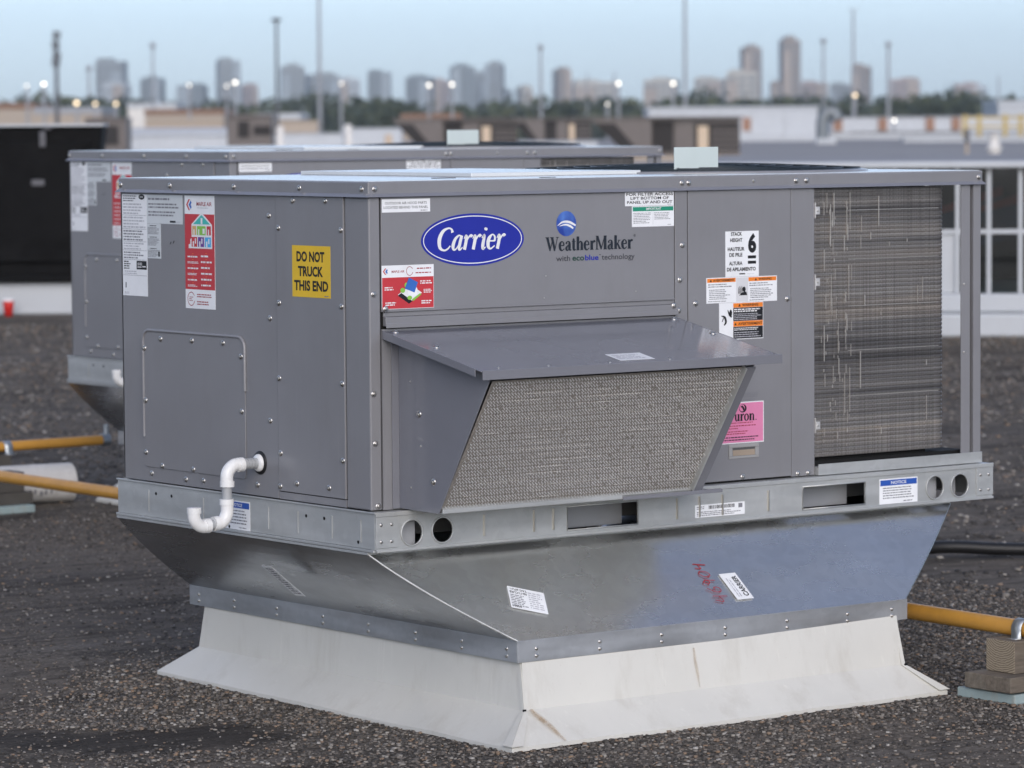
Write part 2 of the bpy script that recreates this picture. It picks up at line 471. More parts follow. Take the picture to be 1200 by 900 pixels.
# stroke built serif letters: ('s', [(x, y, w)...]) smooth stroke, ('r', x0, x1, y0, y1), ('p', pts)
def crom(pts, n=7):
    out = []
    P = [np.array(p, float) for p in pts]; P = [2 * P[0] - P[1]] + P + [2 * P[-1] - P[-2]]
    for i in range(1, len(P) - 2):
        for t in np.linspace(0, 1, n, endpoint=False):
            a, b, c, d = P[i - 1:i + 3]
            out.append(.5 * (2 * b + (c - a) * t + (2 * a - 5 * b + 4 * c - d) * t * t + (3 * b - a - 3 * c + d) * t ** 3))
    out.append(P[-2])
    return out
H_ = .045
def sf(x, y, w=.26): return ('r', x - w / 2, x + w / 2, y - H_ / 2, y + H_ / 2)
GL = {
 'W': (1.06, [('p', [(.04, 1), (.24, 1), (.44, .18), (.36, 0), (.32, 0)]), ('p', [(.34, 0), (.40, 0), (.60, .82), (.55, .9)]),
              ('p', [(.42, 1), (.62, 1), (.80, .2), (.74, 0), (.68, 0)]), ('p', [(.71, 0), (.77, 0), (1.0, 1), (.94, 1)]), sf(.14, .98, .3), sf(.52, .98, .3), sf(.97, .98, .24)]),
 'M': (1.0, [('r', .12, .175, 0, 1), ('p', [(.08, 1), (.27, 1), (.54, .18), (.46, .0)]), ('p', [(.46, 0), (.52, .0), (.83, 1), (.76, 1)]), ('r', .74, .91, 0, 1),
             sf(.15, .02, .26), sf(.16, .98, .24), sf(.83, .02, .3), sf(.86, .98, .22)]),
 'e': (.52, [('s', [(.07, .37, .05), (.44, .37, .05)]), ('s', [(.43, .37, .10), (.40, .56, .08), (.26, .665, .05), (.13, .52, .14), (.10, .33, .16), (.15, .11, .14), (.29, .015, .06), (.47, .15, .045)])]),
 'a': (.54, [('s', [(.10, .48, .14), (.16, .62, .07), (.27, .66, .05), (.36, .58, .12), (.37, .42, .16), (.37, .14, .16), (.43, .03, .08), (.52, .06, .04)]),
             ('s', [(.36, .40, .045), (.20, .32, .08), (.11, .18, .15), (.16, .04, .11), (.25, .03, .05), (.36, .14, .045)])]),
 't': (.36, [('s', [(.17, .88, .05), (.17, .7, .15), (.17, .16, .16), (.23, .02, .08), (.34, .08, .04)]), ('r', .02, .33, .615, .665)]),
 'h': (.62, [('r', .08, .24, 0, 1), ('s', [(.23, .48, .04), (.36, .64, .06), (.47, .50, .14), (.475, .2, .16), (.475, 0, .16)]), sf(.15, .02), sf(.13, .98, .16), sf(.475, .02)]),
 'n': (.62, [('r', .08, .24, 0, .66), ('s', [(.23, .48, .04), (.36, .64, .06), (.47, .50, .14), (.475, .2, .16), (.475, 0, .16)]), sf(.15, .02), sf(.12, .64, .18), sf(.475, .02)]),
 'u': (.62, [('s', [(.15, .66, .16), (.15, .2, .16), (.24, .02, .08), (.38, .16, .04)]), ('r', .38, .54, 0, .66), sf(.11, .64, .18), sf(.42, .64, .18), sf(.54, .02, .18)]),
 'o': (.56, [('s', [(.28, .66, .05), (.12, .5, .14), (.09, .33, .16), (.13, .13, .14), (.28, .01, .05), (.43, .15, .14), (.47, .33, .16), (.43, .52, .14), (.28, .66, .05)])]),
 'r': (.44, [('r', .08, .24, 0, .66), ('s', [(.23, .42, .04), (.30, .6, .07), (.37, .62, .13), (.40, .54, .13)]), sf(.16, .02, .28), sf(.12, .64, .18)]),
 'k': (.62, [('r', .08, .24, 0, 1), ('s', [(.24, .28, .05), (.46, .63, .05)]), ('p', [(.27, .40), (.36, .46), (.60, 0), (.42, 0)]), sf(.15, .02), sf(.13, .98, .16), sf(.45, .64, .24), sf(.52, .02, .24)]),
 'C': (.80, [('s', [(.74, .80, .13), (.66, .95, .08), (.48, 1.0, .06), (.24, .86, .13), (.13, .52, .17), (.22, .14, .14), (.44, .0, .07), (.62, .05, .06), (.74, .2, .05)])]),
 'i': (.32, [('s', [(.04, .52, .04), (.15, .64, .10), (.15, .2, .15), (.19, .02, .1), (.31, .1, .04)]), ('s', [(.17, .86, .10), (.17, .93, .16), (.17, .99, .10)])]),
 'P': (.70, [('r', .10, .28, 0, 1), ('s', [(.28, .97, .05), (.5, .95, .08), (.6, .74, .16), (.5, .53, .08), (.28, .5, .05)]), sf(.19, .02, .32), sf(.15, .98, .2)]),
 'p': (.6, []),
}
IT = dict(GL)   # italic script variants for the oval emblem
IT['a'] = (.60, [('s', [(.44, .60, .05), (.32, .66, .06), (.16, .50, .12), (.10, .22, .15), (.16, .03, .10), (.28, .05, .05), (.42, .3, .05)]), ('s', [(.46, .66, .13), (.43, .3, .14), (.43, .06, .12), (.50, .01, .06), (.60, .12, .04)])])
IT['r'] = (.47, [('s', [(.02, .50, .03), (.10, .64, .09), (.15, .5, .14), (.14, 0, .14)]), ('s', [(.16, .34, .04), (.26, .58, .06), (.36, .65, .10), (.42, .58, .14)])])

class Decal:
    """printed sheet: flat shapes stacked a fraction of a millimetre apart on a surface"""
    def __init__(s, O, U, V, N):
        s.O = Vector(O); s.U = Vector(U); s.V = Vector(V); s.N = Vector(N)
        s.mb = MB(); s.mats = []; s.k = 0
    def mi(s, m):
        if m not in s.mats: s.mats.append(m)
        return s.mats.index(m)
    def pt(s, u, v, l): return s.O + s.U * u + s.V * v + s.N * (.0006 + .0003 * l)
    def poly(s, pts, m, l=1):
        s.mb.poly([s.pt(u, v, l) for u, v in pts], s.mi(m)); return s
    def rect(s, u0, u1, v0, v1, m, l=1): return s.poly([(u0, v0), (u1, v0), (u1, v1), (u0, v1)], m, l)
    def sheet(s, u0, u1, v0, v1, m='paper', skew=0):
        """the sticker itself, with real thickness"""
        a = [s.O + s.U * u + s.V * v + s.N * .0001 for u, v in ((u0, v0), (u1, v0 + skew), (u1, v1 + skew), (u0, v1))]
        s.mb.prism(a, s.N * .0005, s.mi(m)); return s
    def ell(s, u, v, a, b, m, l=1, n=40):
        return s.poly([(u + a * math.cos(2 * math.pi * i / n), v + b * math.sin(2 * math.pi * i / n)) for i in range(n)], m, l)
    def ring(s, u, v, a, b, w, m, l=1, n=48, a0=0, a1=2 * math.pi):
        for i in range(n):
            t0 = a0 + (a1 - a0) * i / n; t1 = a0 + (a1 - a0) * (i + 1) / n
            s.poly([(u + a * math.cos(t0), v + b * math.sin(t0)), (u + a * math.cos(t1), v + b * math.sin(t1)),
                    (u + (a - w) * math.cos(t1), v + (b - w) * math.sin(t1)), (u + (a - w) * math.cos(t0), v + (b - w) * math.sin(t0))], m, l)
        return s
    def text(s, t, u0, u1, v0, v1, m='ink', l=1, bold=.012):
        V, F, x0, x1, y0, y1 = text_mesh(t, bold)
        sx = (u1 - u0) / (x1 - x0); sy = (v1 - v0) / (y1 - y0)
        s.mb.add([s.pt(u0 + (x - x0) * sx, v0 + (y - y0) * sy, l) for x, y in V], F, s.mi(m)); return s
    def lines(s, u0, u1, v0, v1, n, m='inkgrey', l=1, fill=.5, seed=0, ragged=.35, step=4):
        """illegible small print: rows of short dashes"""
        r = random.Random(seed + int(u0 * 999) + n)
        p = (v1 - v0) / n
        for i in range(n):
            v = v1 - p * (i + .5); h = p * fill / 2; u = u0
            e = u1 - (u1 - u0) * r.random() * ragged
            while u < e:
                w = (.6 + r.random() * step) * h * 2
                s.rect(u, min(u + w, e), v - h, v + h, m, l); u += w + h * 1.3
        return s
    def stroke(s, pts, m, l=1, sm=True):
        P = crom(pts) if sm and len(pts) > 2 else [np.array(p, float) for p in pts]
        e = []
        for i in range(len(P)):
            t = P[min(i + 1, len(P) - 1)][:2] - P[max(i - 1, 0)][:2]
            t = t / (np.linalg.norm(t) + 1e-9)
            nn = np.array([-t[1], t[0]]) * P[i][2] / 2
            e.append((P[i][:2] + nn, P[i][:2] - nn))
        for i in range(len(P) - 1):
            s.poly([e[i][1], e[i + 1][1], e[i + 1][0], e[i][0]], m, l)
        return s
    def serif(s, t, u0, u1, v0, caph, m, l=1, shear=0, font=GL, heavy=1.0, gap=0.02):
        W = sum(font[c][0] + gap for c in t)
        sx = (u1 - u0) / W; x = 0
        for ch in t:
            adv, parts = font[ch]
            for q, p in enumerate(parts):
                f = lambda a, b: (u0 + (x + a) * sx + shear * b * caph, v0 + b * caph)
                ll = l + (q % 4) * .25
                if p[0] == 'r':
                    _, a, b, c, d = p
                    if d - c > .3: a -= .02 * heavy; b += .02 * heavy
                    s.poly([f(a, c), f(b, c), f(b, d), f(a, d)], m, ll)
                elif p[0] == 'p': s.poly([f(a, b) for a, b in p[1]], m, ll)
                else:
                    s.stroke([(*f(a, b), w * heavy * (sx + caph) / 2 * (1 if w > .06 else 1.1)) for a, b, w in p[1]], m, ll)
            x += adv + gap
        return s
    def build(s, name, parent, off): return s.mb.build(name, s.mats, parent, off)

ZERO = (0, 0, 0)
def LEFT(x=0): return Decal((x, 0, 0), (0, -1, 0), (0, 0, 1), (-1, 0, 0))     # u = -y
def FRONT(y=0): return Decal((0, y, 0), (1, 0, 0), (0, 0, 1), (0, -1, 0))     # u = x

# ------------------------------------------------------------------ ground
gm = MB()
corners = [CAM - VIEW * 60 - RIGHT * 260, CAM - VIEW * 60 + RIGHT * 260, CAM + VIEW * 262 + RIGHT * 260, CAM + VIEW * 262 - RIGHT * 260]
gm.poly([(p.x, p.y, 0) for p in corners])
tag(gm.build('roof_surface', 'ground'), kind='structure')
gm = MB(); gm.box(-3600, 3600, -3600, 3600, -9, -8.6)
tag(gm.build('ground', 'terrain'), kind='structure')

def scatter_stones(n, region, rmin, rmax, name):
    P = rng.random((n * 3, 2)) * np.array([region[1] - region[0], region[3] - region[2]]) + np.array([region[0], region[2]])
    keep = ~((P[:, 0] > .17) & (P[:, 0] < 1.56) & (P[:, 1] > -.34) & (P[:, 1] < 1.25))
    # only ground the lens can see
    d = P - np.array([CAM.x, CAM.y]); z = d @ np.array([VIEW.x, VIEW.y]); x = d @ np.array([RIGHT.x, RIGHT.y])
    keep &= (abs(x / z) < .15) & (z > 7.0)
    cl = np.sin(P[:, 0] * 3.1 + 1.3) + np.sin(P[:, 1] * 2.3 + P[:, 0] * 1.7) + .8 * np.sin(P[:, 0] * 7 - P[:, 1] * 5)
    # thick along the curb and on the right, sparse dirt at left, nearly bare in the damp patch
    ex = np.maximum(np.maximum(.16 - P[:, 0], P[:, 0] - 1.55), 0); ey = np.maximum(np.maximum(-.35 - P[:, 1], P[:, 1] - 1.26), 0)
    dc = np.hypot(ex, ey)
    left = np.clip((P[:, 1] - 1.0 - .55 * P[:, 0]) * 2.5, 0, 1) * np.clip((8 - P[:, 1]) / 3, 0, 1)
    dens = np.clip(.62 + .22 * cl, .2, 1) * (1 - .80 * left) + .7 * np.exp(-(dc / .16) ** 2)
    for k in range(len(WET)):
        wx, wy, wr = WET[k]
        dd = np.hypot(P[:, 0] - wx, P[:, 1] - wy) + .03 * np.sin(P[:, 0] * 31) * np.sin(P[:, 1] * 27)
        dens *= np.where(dd < wr, .30, 1)
    keep &= rng.random(len(P)) < dens
    P = P[keep][:n]; n = len(P)
    base = np.array([(1, 0, 0), (-1, 0, 0), (0, 1, 0), (0, -1, 0), (.6, .6, .62), (-.6, .6, .62), (.6, -.6, .62), (-.6, -.6, .62)], float)
    faces = np.array([(0, 4, 6), (0, 2, 4), (2, 5, 4), (2, 1, 5), (1, 7, 5), (1, 3, 7), (3, 6, 7), (3, 0, 6), (4, 5, 7), (4, 7, 6)])
    R = (rmin + (rmax - rmin) * rng.random(n) ** 2.4)[:, None, None]
    V = base[None] * (1 + .45 * (rng.random((n, 8, 3)) - .5)) * R * (np.array([1, 1, .85]) * (1 + .5 * (rng.random((n, 1, 3)) - .5)))
    a = rng.random(n) * 6.28; c, s_ = np.cos(a), np.sin(a)
    X = V[..., 0] * c[:, None] - V[..., 1] * s_[:, None]; Y = V[..., 0] * s_[:, None] + V[..., 1] * c[:, None]
    V = np.stack([X + P[:, :1], Y + P[:, 1:], V[..., 2] * 1.15 + R[:, :, 0] * .25], -1).reshape(-1, 3)
    Fx = (faces[None] + (np.arange(n) * 8)[:, None, None]).reshape(-1, 3)
    me = bpy.data.meshes.new(name)
    me.vertices.add(len(V)); me.vertices.foreach_set('co', V.ravel())
    me.loops.add(Fx.size); me.loops.foreach_set('vertex_index', Fx.ravel())
    me.polygons.add(len(Fx)); me.polygons.foreach_set('loop_start', np.arange(0, Fx.size, 3))
    me.polygons.foreach_set('loop_total', np.full(len(Fx), 3))
    me.materials.append(M['stone']); me.update(calc_edges=True)
    o = bpy.data.objects.new(name, me); C.objects.link(o)
    return o
tag(scatter_stones(160000, (-1.6, 3.2, -2.0, 5.0), .0020, .0068, 'gravel'), kind='stuff')
tag(scatter_stones(40000, (1.5, 13.0, 5.0, 17.0), .004, .013, 'gravel'), kind='stuff')
tag(scatter_stones(22000, (3.0, 14.0, -2.0, 8.0), .004, .012, 'gravel'), kind='stuff')

# ------------------------------------------------------------------ roof curb (white)
def roof_curb(label):
    B = (0, 0, 0)
    t = thing('roof_curb', B, label, 'roof curb', 'roof curbs under the two units')
    T_ = [(.262, -.232), (1.446, -.237), (1.446, 1.125), (.252, 1.120)]     # wall top
    F_ = [(.250, -.262), (1.446, -.268), (1.460, 1.165), (.250, 1.161)]     # fold between wall and flange
    G_ = [(.143, -.354), (1.540, -.331), (1.560, 1.260), (.178, 1.255)]     # flange edge on the roof
    zt, zb, zg = .235, .080, .012
    (tx0, ty0), (x0, y0), (X0, Y0) = T_[0], F_[0], G_[0]
    for q in (0, 3, 1, 2):
        k = (q + 1) % 4
        m = MB(); n = 10
        P3 = lambda C_, z, u: Vector((C_[q][0] + (C_[k][0] - C_[q][0]) * u, C_[q][1] + (C_[k][1] - C_[q][1]) * u, z))
        rr = random.Random(q)
        wob = [0] + [rr.uniform(-.0022, .0022) for _ in range(n - 1)] + [0]
        for i in range(n):
            u0, u1 = i / n, (i + 1) / n
            a0, a1, b0, b1, c0, c1 = P3(T_, zt, u0), P3(T_, zt, u1), P3(F_, zb, u0), P3(F_, zb, u1), P3(G_, zg + wob[i], u0), P3(G_, zg + wob[i + 1], u1)
            dz = Vector((0, 0, .010))
            m.poly([a0, a1, b1, b0]); m.poly([b0, b1, c1, c0]); m.poly([c0, c1, c1 - dz, c0 - dz])
        m.build('curb_side', 'white_curb', t, B)
    # corner flashing lapped over the mitres
    for q, dx in ((0, 1), (1, -1)):
        o = .0035; tx, ty = T_[q]; cx, cy = F_[q]; CX, CY = G_[q]; dy = 1
        m = MB()
        a = Vector((tx - dx * o, ty - dy * o, zt - .045)); b = Vector((cx - dx * o, cy - dy * o, zb)); c = Vector((CX - dx * .004, CY - dy * .004, zg + .004))
        for e in (Vector((dx, 0, 0)), Vector((0, dy, 0))):
            m.poly([a, b, b + e * .012, a + e * .012]); m.poly([b, c, c + e * .034, b + e * .012])
        m.build('corner_flashing', 'white_curb', t, B, solid=.0015)
        m = MB(); m.box(cx - dx * .004 - .004, cx - dx * .004 + .004, cy - .0065, cy - .0025, zb - .004, zb + .003); m.build('corner_gap', 'dark', t, B)
    # rust runs
    sl = Vector((0, Y0 - y0, zg - zb)); d = Decal(Vector((0, y0, zb)) + Vector((0, -.59, .80)) * .0035, (1, 0, 0), sl, (0, -.59, .80))
    for kk, ww in enumerate((1.3, .85, .45)): d.stroke([(a_, b_, c_ * ww) for a_, b_, c_ in [(x0 + .014, .02, .010), (x0 + .022, .25, .018), (x0 + .034, .55, .017), (x0 + .044, .85, .010), (x0 + .048, .99, .006)]], 'ruststain', .3 + kk)
    d.build('rust_stain', t, B)
    d = Decal((0, ty0 - .0055, zt), (1, 0, 0), (0, (ty0 - y0) / (zt - zb), 1), (0, -1, .2))
    for kk, ww in enumerate((1.3, .5)): d.stroke([(a_, b_, c_ * ww) for a_, b_, c_ in [(.775, -.055, .005), (.776, -.09, .008), (.778, -.12, .006), (.779, -.15, .003)]], 'ruststain', .3 + kk)
    d.build('rust_stain', t, B)
    return t
def stain_mat():
    m, nt, P, N, Lk = new_mat('rust stain')
    v = coords(N, Lk)
    c = ramp(N, Lk, noise(N, Lk, v, 60, 5), [(.3, (.36, .20, .07)), (.7, (.58, .42, .22))])
    Lk.new(c, P.inputs['Base Color']); P.inputs['Roughness'].default_value = .7
    a = ramp(N, Lk, noise(N, Lk, coords(N, Lk, (60, 60, 14)), 1, 6, .7), [(.30, g3(.04)), (.70, g3(.30))])
    Lk.new(a, P.inputs['Alpha'])
    return m
M['ruststain'] = stain_mat()
curb1 = roof_curb('white flared roof curb with a rust run, under the nearest grey unit')

# ------------------------------------------------------------------ galvanized curb adapter
def adapter(label):
    B = (0, 0, .19)
    t = thing('curb_adapter', B, label, 'curb adapter', 'galvanized adapters under the two units')
    xt0, xt1, yt0, yt1 = -.012, 1.858, -.006, 1.128
    xb0, xb1, yb0, yb1 = .248, 1.480, -.240, 1.192
    zt, zk, zb = .442, .24, .19
    # front apron: concave profile
    prof = [(s_, s_ + .050 * math.sin(math.pi * s_ ** .8)) for s_ in (0, .08, .17, .27, .38, .5, .63, .76, .88, 1)]
    m = MB()
    rows = []
    for s_, d in prof:
        y = yt0 + (yb0 - yt0) * s_; z = zt + (zk - zt) * d
        rows.append([(xt0 + (xb0 - xt0) * s_ + (xt1 - xt0 + (xb1 - xb0 - xt1 + xt0) * s_) * u, y, z) for u in np.linspace(0, 1, 9)])
    vs = [p for r in rows for p in r]
    m.add(vs, [(i * 9 + j, (i + 1) * 9 + j, (i + 1) * 9 + j + 1, i * 9 + j + 1) for i in range(len(prof) - 1) for j in range(8)], 0, True)
    m.add([(x, y + .0016, z - .002) for x, y, z in vs], [(i * 9 + j, i * 9 + j + 1, (i + 1) * 9 + j + 1, (i + 1) * 9 + j) for i in range(len(prof) - 1) for j in range(8)], 0, True)
    fr = m.build('front_apron', 'galv', t, B)
    def quad(a, b, c, d, name):
        q = MB(); A, Bq, Cq, D = map(Vector, (a, b, c, d)); n = 6
        vs = [A.lerp(Bq, i / n).lerp(D.lerp(Cq, i / n), j / n) for j in range(n + 1) for i in range(n + 1)]
        q.add(vs, [(j * (n + 1) + i, j * (n + 1) + i + 1, (j + 1) * (n + 1) + i + 1, (j + 1) * (n + 1) + i) for j in range(n) for i in range(n)])
        return q.build(name, 'galv', t, B, solid=.002)
    # the left cheek follows the apron's curved edge
    q = MB(); n = len(prof); vs = []
    for s_, d in prof:
        x = xt0 + (xb0 - xt0) * s_; z = zt + (zk - zt) * d
        ya = yt0 + (yb0 - yt0) * s_; yc = yt1 + (yb1 - yt1) * s_
        for k in range(7): vs.append((x, ya + (yc - ya) * k / 6, z))
    q.add(vs, [(i * 7 + k, i * 7 + k + 1, (i + 1) * 7 + k + 1, (i + 1) * 7 + k) for i in range(n - 1) for k in range(6)])
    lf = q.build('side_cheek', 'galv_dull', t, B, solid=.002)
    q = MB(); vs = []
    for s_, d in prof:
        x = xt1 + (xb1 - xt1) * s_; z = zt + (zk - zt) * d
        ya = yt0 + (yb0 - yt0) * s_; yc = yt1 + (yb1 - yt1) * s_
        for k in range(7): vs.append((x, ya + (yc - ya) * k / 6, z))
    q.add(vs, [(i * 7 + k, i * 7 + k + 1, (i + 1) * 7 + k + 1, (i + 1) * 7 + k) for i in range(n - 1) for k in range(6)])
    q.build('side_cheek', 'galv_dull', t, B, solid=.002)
    quad((xt0, yt1, zt), (xt1, yt1, zt), (xb1, yb1, zk), (xb0, yb1, zk), 'back_apron')
    # bright standing seam along the near hip
    m = MB(); m.tube([(xt0 + (xb0 - xt0) * s_ - .001, yt0 + (yb0 - yt0) * s_ - .001, zt + (zk - zt) * d + .0015) for s_, d in prof], .0026, 6)
    m.build('hip_seam', 'rail', t, B)
    # flashing skirt
    m = MB(); T = .003; e = .0035
    m.box(xb0 - e, xb1 + e, yb0 - e, yb0 - e + T, zb, zk + .002)
    fb = m.build('flashing_band', 'band', t, B, bevel=.0008)
    m = MB(); m.box(xb0 - e, xb0 - e + T, yb0 - e + T + .0002, yb1 + e, zb, zk + .0015)
    lb = m.build('flashing_band', 'band', t, B, bevel=.0008)
    m = MB(); m.box(xb1 + e - T, xb1 + e, yb0 - e + T + .0002, yb1 + e, zb, zk + .0015); m.build('flashing_band', 'band', t, B)
    m = MB(); m.box(xb0 + .001, xb1 - .001, yb1 + e - T, yb1 + e, zb, zk + .0015); m.build('flashing_band', 'band', t, B)
    # top frame under the rail
    m = MB()
    m.box(xt0 - .004, xt0 + .03, yt0, yt1, zt + .001, .449); m.box(xt1 - .03, xt1, yt0, yt1, zt + .001, .449)
    m.box(xt0 + .031, xt1 - .031, yt0 - .002, yt0 + .03, zt + .001, .449)
    m.build('top_frame', 'rail', t, B)
    for i, x in enumerate((.30, .49, .68, .88, 1.08, 1.28, 1.43)):
        for dz in (.030, .013):
            screw(fb, (x, yb0 - e, zb + dz), 'F', off=B, sc=.5)
    for y in (-.2, -.02, .17, .37, .57, .78, .98, 1.15):
        for dz in (.030, .013):
            screw(lb, (xb0 - e, y, zb + dz), 'L', off=B, sc=.5)
    # labels on the apron (follow the slope between the apron's rows)
    def slope_at(frac):   # point and direction near fraction s of the apron
        for i in range(len(prof) - 1):
            if prof[i][0] <= frac <= prof[i + 1][0]: break
        (s0, d0), (s1, d1) = prof[i], prof[i + 1]
        a = Vector((0, yt0 + (yb0 - yt0) * s0, zt + (zk - zt) * d0)); b = Vector((0, yt0 + (yb0 - yt0) * s1, zt + (zk - zt) * d1))
        return a, (b - a).normalized(), (s0, s1)
    a, dn, _ = slope_at(.70)
    nrm = Vector((1, 0, 0)).cross(dn); nrm = nrm if nrm.z > 0 else -nrm
    # shipping label, printed upside down as it lies
    c = Vector((.352, 0, 0)) + a - dn * .018
    w = .0; R = Matrix.Rotation(math.radians(-22), 3, nrm)
    U = (R @ Vector((1, 0, 0))); V = (R @ -dn)
    d = Decal(c + nrm * .0035, U, V, nrm)
    d.sheet(-.048, .048, -.038, .038).lines(-.044, .0, -.030, .012, 7, seed=3).lines(.004, .044, -.03, .03, 8, 'inklight', seed=5)
    d2 = Decal(c + nrm * .0035, -U, -V, nrm); d2.mb = d.mb; d2.mats = d.mats
    d2.text('TAG #7U1-', -.002, .044, -.034, -.026, bold=.02).text('R8-Y1/CURB', .000, .044, -.023, -.015, bold=.02).text('00869', .020, .044, .028, .034)
    d.build('shipping_label', fr, ZERO).location = -Vector(B)
    c = Vector((.986, 0, 0)) + a + dn * .006
    U = -dn; V = Vector((-1, 0, 0))
    d = Decal(c + nrm * .0035, U, V, nrm)
    d.sheet(-.046, .046, -.0265, .0265).text('CARRIER', -.036, .036, -.020, -.004, bold=.03).lines(-.036, .03, .003, .018, 2, 'inklight', seed=2)
    d.build('name_label', fr, ZERO).location = -Vector(B)
    # red crayon number running up the slope
    c = Vector((.915, 0, 0)) + a - dn * .012
    R = Matrix.Rotation(math.radians(86), 3, nrm)
    U = R @ Vector((1, 0, 0)); V = R @ -dn
    d = Decal(c + nrm * .003, U, V, nrm)
    W = .0032
    digs = [[[(-.058, .016), (-.064, -.004), (-.044, .0)], [(-.044, .016), (-.046, -.022)]],
            [[(-.016, .018), (-.030, .0), (-.028, -.014), (-.016, -.014), (-.014, -.002), (-.026, .0)]],
            [[(.012, .010), (.004, .016), (-.002, .006), (.008, .0), (.013, .012), (.010, -.016)]],
            [[(.034, .014), (.024, .004), (.028, -.012), (.040, -.008), (.044, .008), (.034, .014)]],
            [[(.056, .014), (.054, .0), (.068, .002)], [(.070, .014), (.066, -.018)], [(.082, -.012), (.084, -.014)]]]
    for k, dg in enumerate(digs):
        for st in dg: d.stroke([(u, v * 1.15, W * .85) for u, v in st], 'marker', .2 + .1 * k)
    d.build('crayon_mark', fr, ZERO).location = -Vector(B)
    # label on the left cheek
    a = Vector((xt0 + (xb0 - xt0) * .45, 0, zt + (zk - zt) * .6))
    dn = Vector((xb0 - xt0, 0, zk - zt)).normalized(); dn = Vector((.2, 0, -.17)).normalized()
    nrm = Vector((-.17, 0, -.2)).normalized()
    R = Matrix.Rotation(math.radians(4), 3, nrm)
    U = R @ Vector((0, -1, 0)); V = R @ -dn
    d = Decal(Vector((a.x - .035, .462, a.z + .028)) + nrm * .020, U, V, nrm)
    d.sheet(-.024, .024, -.062, .062).lines(-.018, .018, -.055, .055, 12, 'inkgrey', seed=8)
    d.build('shipping_label', lf, ZERO).location = -Vector(B)
    return t

# one screw mesh for all: hex washer head, axis +Z
def screw_mesh():
    m = MB()
    m.lathe([(.0105, 0), (.0105, .0012), (.0085, .0028), (.0066, .003)], n=14)
    m.lathe([(.0062, .003), (.0062, .0058), (.0048, .0070), (.0001, .0072)], n=6, smooth=False)
    o = m.build('screw', 'screw'); me = o.data; bpy.data.objects.remove(o)
    return me
SCREW = screw_mesh()
ROTS = {'F': (math.radians(90), 0, 0), 'L': (0, math.radians(-90), 0), 'T': (0, 0, 0)}
def screw(parent, p, face, off=(0, 0, .45), sc=.72, rot=None):
    o = bpy.data.objects.new('screw', SCREW); C.objects.link(o)
    o.parent = parent; o.location = (p[0] - off[0], p[1] - off[1], p[2] - off[2])
    o.rotation_euler = rot or ROTS[face]
    o.scale = (sc, sc, sc)
    return o

adapter1 = adapter('shiny galvanized curb adapter with red crayon number, under the nearest grey unit')

# ------------------------------------------------------------------ the packaged rooftop unit
UB = (0, 0, .45)
W_, L_, ZT = 1.114, 1.973, 1.281

def plate_holes(mb, x0, x1, z0, z1, y, rects, circs, mat=0):
    cells = [(a, b, c, d, None) for a, b, c, d in rects] + [(cx - r - .002, cx + r + .002, cz - r - .002, cz + r + .002, (cx, cz, r)) for cx, cz, r in circs]
    cells.sort()
    x = x0
    q = lambda a, b, c, d: mb.poly([(a, y, c), (b, y, c), (b, y, d), (a, y, d)], mat)
    for a, b, c, d, ci in cells:
        q(x, a, z0, z1); q(a, b, z0, c); q(a, b, d, z1); x = b
        if ci:
            cx, cz, r = ci; n = 24
            def sq(t):
                k = max(abs(math.cos(t)), abs(math.sin(t))); return (cx + (r + .002) * math.cos(t) / k, cz + (r + .002) * math.sin(t) / k)
            for i in range(n):
                t0, t1 = 2 * math.pi * (i + .0) / n, 2 * math.pi * (i + 1) / n
                a0, a1 = sq(t0), sq(t1)
                mb.poly([(a0[0], y, a0[1]), (a1[0], y, a1[1]), (cx + r * math.cos(t1), y, cz + r * math.sin(t1)), (cx + r * math.cos(t0), y, cz + r * math.sin(t0))], mat)
    q(x, x1, z0, z1)

